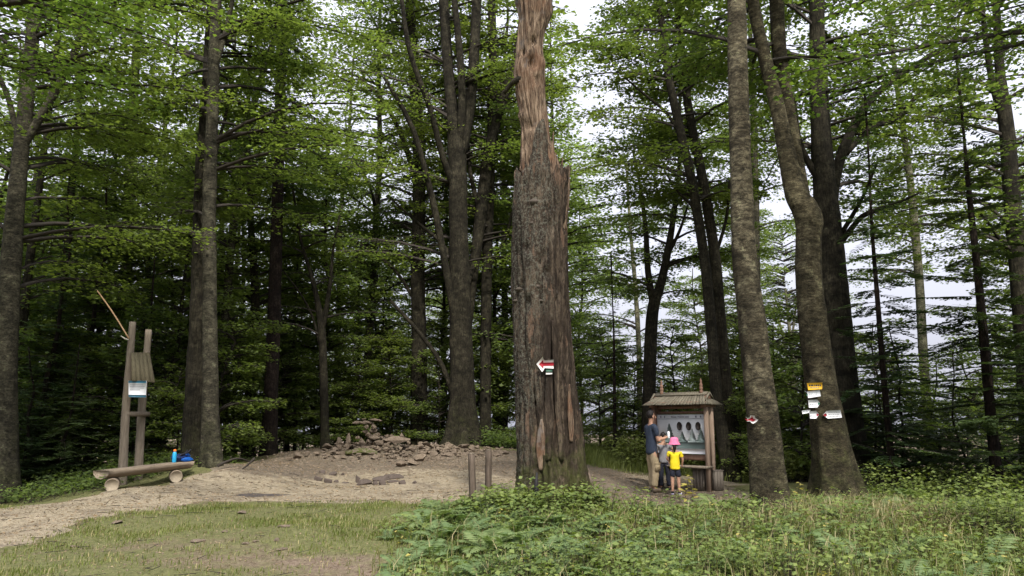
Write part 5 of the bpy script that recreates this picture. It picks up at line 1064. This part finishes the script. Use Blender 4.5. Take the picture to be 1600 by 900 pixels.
# hearth ring
hq = G(560, 750); ring = empty('fire_ring', tuple(hq), 0, 'broken ring of dark stones on the trodden ground before the heap', 'fire ring')
for px, py, w_, h_, fl in [(503,738,12,6,0),(520,741,15,7,1),(498,749,18,7,0),(513,752,16,8,0),(525,753,10,5,0),(540,755,14,3,1),(559,750,9,12,0),(570,755,26,8,1),(586,756,10,7,0),(597,755,14,9,0),(596,749,36,7,1),(618,746,30,7,1),(614,753,22,5,1),(628,755,14,7,0),(607,745,20,5,1),(647,755,9,5,0),(536,742,9,4,0),(586,750,10,5,0)]:
    q = G(px, py + h_ / 2); sc_ = q[1] / F; stone(ring, hq, (q[0], q[1], q[2] + h_ / 2 * sc_ * .9), (w_ / 2 * sc_, w_ / 2 * sc_ * .75, h_ / 2 * sc_ * (5 if fl else 2.4)), rg, DSLAB if fl else DROCK, (rg.uniform(-.15, .15), rg.uniform(-.1, .1), rg.uniform(-.3, .3)))
for px, py, w_, lab in [(378,803,24,'dark lump of rotten wood at the edge of grass and trail'),(305,848,26,'flat brown stone bedded in the near grass'),(316,846,14,'dark stone touching the flat brown one in the grass'),(385,850,16,'small pale stone beside the bare patch in the grass'),(400,848,14,'pale flat chip of stone on the bare patch'),(441,861,20,'bleached flat stone low on the bare patch'),(445,824,22,'thin dark slab in the middle of the grass'),(352,832,14,'grey stone half sunk in the grass'),(432,846,14,'pinkish stone on the bare patch'),(115,856,16,'small stone in the sparse grass near the trail mouth'),(183,818,26,'low earth-coloured stone at the edge of the trail'),
                        (1010,800,12,'pale stone on the litter in front of the board'),(705,733,14,'reddish stone on the trail beyond the posts'),(770,736,16,'brown stone beyond the right post'),(790,741,12,'reddish flat stone next to the dead trunk'),(1270,786,18,'bark-brown stone between the star-marked beech and the signposted one')]:
    q = G(px, py); sc_ = q[1] / F; o = link('rotten_wood_lump' if 'rotten' in lab else 'stone', (SLAB if w_ > 19 else ROCK)[rg.randrange(5)]); o.location = (q[0], q[1], q[2] + w_ * sc_ * .08); o.scale = (w_ / 2 * sc_, w_ / 2 * sc_ * .8, w_ / 2 * sc_ * (.9 if w_ > 19 else .6)); o.rotation_euler = (0, 0, rg.uniform(0, 6)); tag(o, lab, 'stone' if 'rotten' not in lab else 'rotten wood')
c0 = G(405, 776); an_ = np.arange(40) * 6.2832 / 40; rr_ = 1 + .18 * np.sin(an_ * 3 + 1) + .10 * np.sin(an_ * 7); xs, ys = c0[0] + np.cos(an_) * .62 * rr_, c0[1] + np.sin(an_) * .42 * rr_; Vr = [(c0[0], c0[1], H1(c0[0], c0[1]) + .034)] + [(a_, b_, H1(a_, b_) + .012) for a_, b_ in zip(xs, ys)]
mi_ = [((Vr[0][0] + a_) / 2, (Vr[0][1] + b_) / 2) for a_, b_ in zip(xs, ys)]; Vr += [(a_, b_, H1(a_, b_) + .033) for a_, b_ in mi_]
me = mesh_of('dark_patch', Vr, [np.array([[0, 41 + i, 41 + (i + 1) % 40] for i in range(40)]), np.array([[41 + i, 1 + i, 1 + (i + 1) % 40, 41 + (i + 1) % 40] for i in range(40)])], smooth=True); me.materials.append(plain('dark_patch_colour', (.075, .062, .054), .95, 14, .5, .5)); tag(link('dark_patch', me), 'dark patch on the trail', kind='structure')  # thin dark sheet with a wavy rim, laid just over the trail
# fallen branches by the stout beech and sticks on the ground
for k, (pl, lab) in enumerate([([(398,716),(385,728),(372,738)], 'bare fallen branch propped up at the edge of the trail'), ([(335,738),(355,733),(375,731)], 'pale root-like branch lying beside the stout beech'), ([(340,728),(352,722),(372,716),(392,722)], 'arched fallen branch behind the root-like one')]):
    pts_ = []
    for i, (px, py) in enumerate(pl): q = G(px, 738); pts_.append(P(px, py, q[1] + .1 * i))
    b_ = pts_[0]; V_, fs = tube(spline(np.array(pts_) - b_, 9), np.linspace(.035, .012, 9), 6); me = mesh_of('branch', V_, fs); me.materials.append(M['twig'] if k != 1 else M['wood_seat']); o = link('fallen_branch', me, None, tuple(b_)); tag(o, lab, 'branch', 'fallen branches')
# ------------------------------------------------------------------ ground cover
rn = np.random.default_rng(12)
def scatter(n, x0, x1, y0, y1, f):
    x = rn.uniform(x0, x1, n); y = rn.uniform(y0, y1, n); k = rn.random(n) < f(x, y); return x[k], y[k]
def blades(name, x, y, h, wdt, mat, label, lean=.35, bend=.3):
    n = len(x); z = Hh(x, y); a = rn.random(n) * 6.283; d = np.stack([np.cos(a), np.sin(a), np.zeros(n)], 1); s = np.stack([-np.sin(a), np.cos(a), np.zeros(n)], 1)
    B = np.stack([x, y, z - .01], 1); h = h * (.5 + rn.random(n)); l = lean * rn.random(n)
    Mi = B + d * (h * l * .35)[:, None]; Mi[:, 2] += h * .6; Tp = B + d * (h * (l + bend * rn.random(n)))[:, None] + np.array([[.12, 0, 0]]) * h[:, None]; Tp[:, 2] += h * .95
    w_ = (wdt * (.6 + .8 * rn.random(n)))[:, None]
    V = np.stack([B - s * w_, B + s * w_, Mi + s * w_ * .7, Mi - s * w_ * .7, Tp], 1).reshape(-1, 3); b0 = (np.arange(n) * 5)[:, None]
    me = mesh_of(name, V, [b0 + np.array([[0, 1, 2, 3]]), b0 + np.array([[3, 2, 4]])]); me.materials.append(M[mat]); return tag(link(name, me), label, kind='stuff')
vn = lambda x, y, s=1.0: .5 + .25 * np.sin(x * 1.9 * s + 1.3 * np.sin(y * 2.3 * s)) + .25 * np.sin(y * 3.1 * s + 1.7 * np.sin(x * 1.1 * s + 2))
def bareness(x, y): return np.clip(np.exp(-((x + 3.2) ** 2 / 3.0 + (y - 8.9) ** 2 / .8)) + np.exp(-((x + 4.6) ** 2 / 2.5 + (y - 10.0) ** 2 / .25)) * .7 + np.exp(-((x + 1.6) ** 2 / .8 + (y - 8.3) ** 2 / .5)) * .8, 0, 1)
def fgrass(x, y): return np.clip(.45 - (onpath(x, y) + .5 * (vn(x, y, 3.3) - .5)) * 1.3, 0, 1) * (1 - .93 * bareness(x, y)) * np.clip(-.12 + 1.5 * vn(x, y) * vn(x + 5, y, 2.7) + .35 * np.exp(-((x + .6) ** 2 / 1.5)), .04, 1)
x, y = scatter(170000, -9, 1.5, 6.0, 13.6, fgrass); blades('lawn_grass', x, y, .055, .005, 'grass', 'short patchy grass in front of the trail')
x, y = scatter(30000, -9, 1.5, 6.0, 13.6, fgrass); blades('dry_grass', x, y, .06, .005, 'drygrass', 'dry blades in the short grass')
BANK = [G(*p)[:2] for p in [(575,930),(600,850),(660,800),(730,797),(800,790),(900,792),(980,797),(1080,803),(1150,800),(1210,790),(1290,786),(1400,780),(1660,770),(1760,930)]] + [np.array([9, 5.0]), np.array([-1.0, 5.0])]
def fbank(x, y): return np.clip(poly_sd(x, y, BANK) * 1.6 + .25 + .3 * (vn(x, y) - .5), 0, 1)
x, y = scatter(80000, -2.5, 13, 5, 17, lambda x, y: fbank(x, y) * (.3 + .7 * vn(x, y, .8))); blades('bank_grass', x, y, .18, .006, 'grass', 'tall soft grass on the near bank', .6, .5)
def fdry(x, y):
    c = G(1390, 815); c2 = G(1160, 850); return fbank(x, y) * np.clip(np.exp(-((x - c[0]) ** 2 / 2.2 + (y - c[1]) ** 2 / .9)) + .07, 0, 1)
x, y = scatter(105000, -1.5, 13, 6, 16, fdry); blades('straw_grass', x, y, .26, .005, 'drygrass', 'straw-coloured seeding grass below the signposted beech', .5, .5)
x, y = scatter(26000, 1.6, 7, 20, 29, lambda x, y: np.clip(-onpath(x, y) + .2, 0, 1)); blades('verge_grass', x, y, .22, .010, 'grass', 'rough grass along the trail beyond the dead trunk')
# fronds: ferns
def frond_cloud(cx_, cy_, n_fr, L, mat, rg_, spread=1.0, curl=.55, pin=15, zoff=0.0, wr=.30):
    """returns quads for fern plants at centres"""
    Vs = []; N = len(cx_); nf = N * n_fr; ci = np.repeat(np.arange(N), n_fr); az = rg_.random(nf) * 6.283; Lf = L[ci] * (.7 + .5 * rg_.random(nf))
    d = np.stack([np.cos(az), np.sin(az), np.zeros(nf)], 1); sd_ = np.stack([-np.sin(az), np.cos(az), np.zeros(nf)], 1); cz = Hh(cx_, cy_)
    B = np.stack([cx_[ci], cy_[ci], cz[ci] + zoff], 1); up = .55 + .5 * rg_.random(nf)
    t = (np.arange(pin) + .6) / pin; T_ = np.tile(t, nf); fi = np.repeat(np.arange(nf), pin)
    def pos(t_, f_): return B[f_] + d[f_] * (Lf[f_] * t_ * .85)[:, None] + np.stack([.10 * Lf[f_] * t_ ** 2, np.zeros(len(t_)), Lf[f_] * (up[f_] * t_ * 1.1 - curl * 1.1 * t_ ** 2)], 1)
    C = pos(T_, fi); tang = pos(T_ + .03, fi) - C; tang /= np.linalg.norm(tang, axis=1)[:, None]
    pl = Lf[fi] * wr * np.sin(np.pi * np.clip(.12 + T_ * .86, 0, 1)) ** .8
    out = []
    for sg in (-1, 1):
        D = sd_[fi] * sg * .92 + tang * .38; D[:, 2] -= .18; Nn = np.cross(tang, sd_[fi]) * 1.0 + (rg_.random((len(fi), 3)) - .5) * .35
        out.append((C, D, Nn, pl * (.85 + .3 * rg_.random(len(fi))), Lf[fi] / pin * 1.15))
    V_all, Q_all = [], []; n0 = 0
    for o_ in out:
        V_, Q_ = quads(*o_); V_all.append(V_); Q_all.append(Q_ + n0); n0 += len(V_)
    f2 = np.arange(nf)
    S_, SQ = prisms(pos(np.zeros(nf), f2), pos(np.full(nf, .5), f2), np.full(nf, .004), np.full(nf, .003)); S2, SQ2 = prisms(pos(np.full(nf, .5), f2), pos(np.full(nf, 1.), f2), np.full(nf, .003), np.full(nf, .001))
    return np.vstack(V_all), np.vstack(Q_all), (S_, SQ), (S2, SQ2)
def fern_obj(name, x, y, L, label, n_fr=7, mat='fern', stuff=True, **k):
    V_, Q_, s1, s2 = frond_cloud(x, y, n_fr, L, mat, rn, **k); mb = MB(); mb.add(V_, [Q_]); mb.add(s1[0], [s1[1]]); mb.add(s2[0], [s2[1]]); o = mb.obj(name, M[mat])
    return tag(o, label, kind='stuff') if stuff else o
def ffern(x, y):
    a = G(760, 850); b = G(1540, 800); return fbank(x, y) * np.clip(np.exp(-((x - a[0]) ** 2 / 3.2 + (y - a[1]) ** 2 / 3.0)) * 1.2 + np.exp(-((x - b[0]) ** 2 / 6 + (y - b[1]) ** 2 / 3)) + .10, 0, 1)
x, y = scatter(1500, -2.5, 12, 7.3, 15.5, ffern); fern_obj('ferns', x, y, rn.uniform(.20, .50, len(x)), 'pale green ferns crowding the near bank')
# broad leaves: raspberry and seedlings
def bramble(name, x, y, h, label, mat='bramble', leaf=.055, per=24, spread=.16):
    n = len(x); N = n * per; ci = np.repeat(np.arange(n), per); r_ = spread * rn.random(N) ** .6; a = rn.random(N) * 6.283; z = Hh(x, y)
    hh_ = h[ci] * (.25 + .8 * rn.random(N)); Pc = np.stack([x[ci] + r_ * np.cos(a), y[ci] + r_ * np.sin(a), z[ci] + hh_], 1)
    az = a + rn.normal(0, .8, N); D = np.stack([np.cos(az), np.sin(az), rn.uniform(-.5, .25, N)], 1); Nn = np.stack([rn.normal(0, .35, N), rn.normal(0, .35, N) - .15, np.ones(N)], 1)
    L = leaf * (.6 + .9 * rn.random(N)); V_, Q_ = quads(Pc, D, Nn, L, L * .72); mb = MB().add(V_, [Q_])
    k = rn.random(N) < .2; S0 = np.stack([x[ci] , y[ci], z[ci]], 1)[k]; V_, Q_ = prisms(S0, Pc[k], np.full(k.sum(), .003), np.full(k.sum(), .0015)); mb.add(V_, [Q_], 1)
    return tag(mb.obj(name, [M[mat], M['twig']]), label, kind='stuff')
x, y = scatter(8000, -2, 12.5, 6, 15.5, lambda x, y: fbank(x, y) * np.clip(1.6 * vn(x + 3, y, 1.3) * vn(x, y + 3, .6), .05, 1)); bramble('bramble_leaves', x, y, rn.uniform(.06, .42, len(x)) * (.4 + vn(x, y, 1.1)), 'low bramble and raspberry leaves covering the bank')
x, y = scatter(160, -1.5, 12, 6.5, 14, lambda x, y: fbank(x, y) * .5); bramble('yellowing_leaves', x, y, rn.uniform(.1, .3, len(x)), 'yellowing leaves among the brambles', 'yellow_leaf', .04, 9, .12)
q_ = [G(px, py) for px, py in ((1420,792),(1465,790),(1510,792),(1545,800),(1590,796),(1600,820),(1380,786),(1560,845),(1620,860),(880,800),(915,803),(800,806),(840,812),(770,806))]; x = np.concatenate([rn.normal(q[0], .32, 26) for q in q_]); y = np.concatenate([rn.normal(q[1] + .1, .25, 26) for q in q_]); hq_ = np.concatenate([rn.uniform(.2, .75 if i < 9 else .42, 26) for i in range(len(q_))]); bramble('leafy_thicket', x, y, hq_, 'leafy thicket rising at the right edge and round the foot of the dead trunk', 'bramble', .065, 26, .22)
# thicker weeds at the rim of the wood, both sides
x, y = scatter(2600, -14, -5, 14.5, 23, lambda x, y: np.clip(-onpath(x, y) - .25, 0, 1)); bramble('rim_weeds', x, y, rn.uniform(.1, .4, len(x)), 'low weeds where the trail meets the wood', 'leaf', .07, 14, .25)
x, y = scatter(3400, 3, 14, 18.5, 27, lambda x, y: np.clip(-onpath(x, y) - .2, 0, 1)); bramble('slope_weeds', x, y, rn.uniform(.2, .9, len(x)), 'leafy weeds on the slope behind the board', 'bramble', .09, 16, .3)
x, y = scatter(2600, -8, 2.5, 25.5, 31, lambda x, y: np.clip(-onpath(x, y) - .1, 0, 1)); bramble('heap_weeds', x, y, rn.uniform(.2, .7, len(x)), 'weeds behind the stone heap', 'leaf', .09, 16, .3)
# single plants one can tell apart
def plant(name, px, py, L, label, n_fr=8, mat='fern', **k):
    q = G(px, py); o = fern_obj(name, np.array([q[0]]), np.array([q[1]]), np.array([L]), None, n_fr, mat, False, **k); tag(o, label, 'fern' if name == 'fern' else 'plant', 'single plants on the bank' if name != 'fern' else 'single ferns on the bank'); return o
plant('fern', 1120, 800, .62, 'broad fern at the foot of the star-marked beech, left of it', 11, curl=.6)
plant('fern', 1160, 752, .7, 'fern spreading behind the board between twin beeches and star-marked beech', 10, curl=.6)
plant('fern', 668, 830, .60, 'tall fern at the left tip of the fern bank', 10)
plant('fern', 700, 815, .55, 'fern directly in front of the left post', 10)
plant('fern', 900, 800, .55, 'fern growing against the right foot of the dead trunk', 9)
plant('fern', 1450, 800, .65, 'fern below the thin open fir', 10)
plant('fern', 1585, 790, .75, 'bright fern at the right edge under the taller fir', 11)
plant('fern', 760, 870, .55, 'big fern low in the middle of the near bank', 10)
def weed(px, py, h, label, mat='bramble', n=16, leaf=.07, tilt=.1, cat='plant'):
    q = G(px, py); o = empty('tall_weed', tuple(q), 0, label, cat, 'tall weeds on the bank'); st_ = spline(np.array([(0, 0, -.02), (tilt * .3, 0, h * .5), (tilt, .02, h)]), 8); MB().tube(st_, np.linspace(.006, .002, 8), 5).obj('stem', M['twig'], o)
    t_ = rn.uniform(.25, 1, n); Pc = np.stack([np.interp(t_, np.linspace(0, 1, 8), st_[:, c]) for c in range(3)], 1); a = rn.random(n) * 6.28; D = np.stack([np.cos(a), np.sin(a), rn.uniform(-.4, .3, n)], 1)
    V_, Q_ = quads(Pc, D, np.stack([rn.normal(0, .3, n), rn.normal(0, .3, n), np.ones(n)], 1), leaf * (1.3 - .7 * t_), leaf * .4 * (1.3 - .7 * t_)); MB().add(V_, [Q_]).obj('leaves', M[mat], o); return o
weed(1008, 800, .45, 'yellow-green weed standing up before the khaki trousers', 'yellow_leaf', 14, .12)
weed(1070, 790, .55, 'tall yellow-leaved weed right in front of the girl', 'yellow_leaf', 22, .16, .12)
weed(1083, 790, .5, 'yellow-leaved weed between the girl and the box', 'yellow_leaf', 20, .13, -.05)
weed(955, 815, .5, 'leafy weed between the dead trunk and the man', 'bramble', 16, .10)
weed(990, 850, .55, 'dark bare-stemmed weed left of the litter', 'bramble', 8, .06)
weed(1035, 860, .55, 'dark thin-stemmed weed in the middle of the bank', 'bramble', 8, .06, -.05)
weed(1075, 855, .5, 'slanting thin weed on the bank', 'bramble', 8, .06, .25)
weed(812, 905, .30, 'pale yellow spotted plant low in the near bank', 'yellow_leaf', 26, .08)
weed(1245, 800, .5, 'yellowish weed between the star-marked and the signposted beech', 'yellow_leaf', 22, .12)
# litter, chips, pebbles on bare ground
def chips(name, x, y, s, mat, label, flatn=.35):
    n = len(x); on = onpath(x, y) > 0; z = Hh(x, y) + np.where(on, .026, .006); a = rn.random(n) * 6.283; D = np.stack([np.cos(a), np.sin(a), rn.normal(0, .12, n)], 1)
    V_, Q_ = quads(np.stack([x, y, z], 1), D, np.stack([rn.normal(0, flatn, n), rn.normal(0, flatn, n), np.ones(n)], 1), s, s * rn.uniform(.2, .7, n)); me = mesh_of(name, V_, [Q_]); me.materials.append(M[mat]); return tag(link(name, me), label, kind='stuff')
fp = lambda x, y: np.clip(onpath(x, y) * 1.2 + .45, 0, 1)
x, y = scatter(42000, -10, 5, 9, 26, fp); chips('leaf_litter', x, y, rn.uniform(.02, .06, len(x)), 'litter', 'dry leaves and bark chips strewn over the trail')
x, y = scatter(30000, -9, 9, 6, 14, lambda x, y: .35 + .65 * bareness(x, y)); chips('leaf_litter', x, y, rn.uniform(.015, .045, len(x)), 'litter', 'dry leaves strewn in the near grass')
c_ = G(990, 845); x = rn.normal(c_[0], .5, 700); y = rn.normal(c_[1], .35, 700); o = chips('leaf_litter', x, y, rn.uniform(.04, .09, 700), 'litter', 'drift of rusty dead leaves in the middle of the bank'); o.location.z = .08
def pebbles(name, x, y, s, label):
    n = len(x); z = Hh(x, y) + np.where(onpath(x, y) > 0, .022, 0); base = np.array([(1,0,0),(-1,0,0),(0,1,0),(0,-1,0),(0,0,.7),(0,0,-.7)], float); F_ = np.array([(0,2,4),(2,1,4),(1,3,4),(3,0,4),(2,0,5),(1,2,5),(3,1,5),(0,3,5)])
    V_ = base[None] * s[:, None, None] * (1 + rn.normal(0, .25, (n, 6, 3))) + np.stack([x, y, z], 1)[:, None, :]; me = mesh_of(name, V_.reshape(-1, 3), [((np.arange(n) * 6)[:, None, None] + F_[None]).reshape(-1, 3)]); me.materials.append(M['stone']); return tag(link(name, me), label, kind='stuff')
x, y = scatter(9000, -10, 5, 10, 26, lambda x, y: fp(x, y) * (.15 + .85 * (poly_sd(x, y, MOUND) > -.4))); pebbles('gravel', x, y, rn.uniform(.008, .035, len(x)), 'small gravel over the rubble clearing')
x, y = scatter(1600, -9, 0, 6.5, 13, lambda x, y: .15 + .85 * bareness(x, y)); pebbles('gravel', x, y, rn.uniform(.006, .022, len(x)), 'small gravel on the bare patches of the grass')
# twigs lying on the ground
n = 420; x, y = scatter(n * 2, -9, 4, 7, 20, lambda x, y: np.full(len(x), .5)); n = len(x); a = rn.random(n) * 6.283; l = rn.uniform(.06, .3, n); z = Hh(x, y) + .028
A_ = np.stack([x, y, z], 1); B_ = np.stack([x + np.cos(a) * l, y + np.sin(a) * l, Hh(x + np.cos(a) * l, y + np.sin(a) * l) + .03], 1); V_, Q_ = prisms(A_, B_, np.full(n, .005), np.full(n, .003)); me = mesh_of('twigs', V_, [Q_]); me.materials.append(M['twig']); tag(link('twigs', me), 'thin twigs strewn on the ground', kind='stuff')
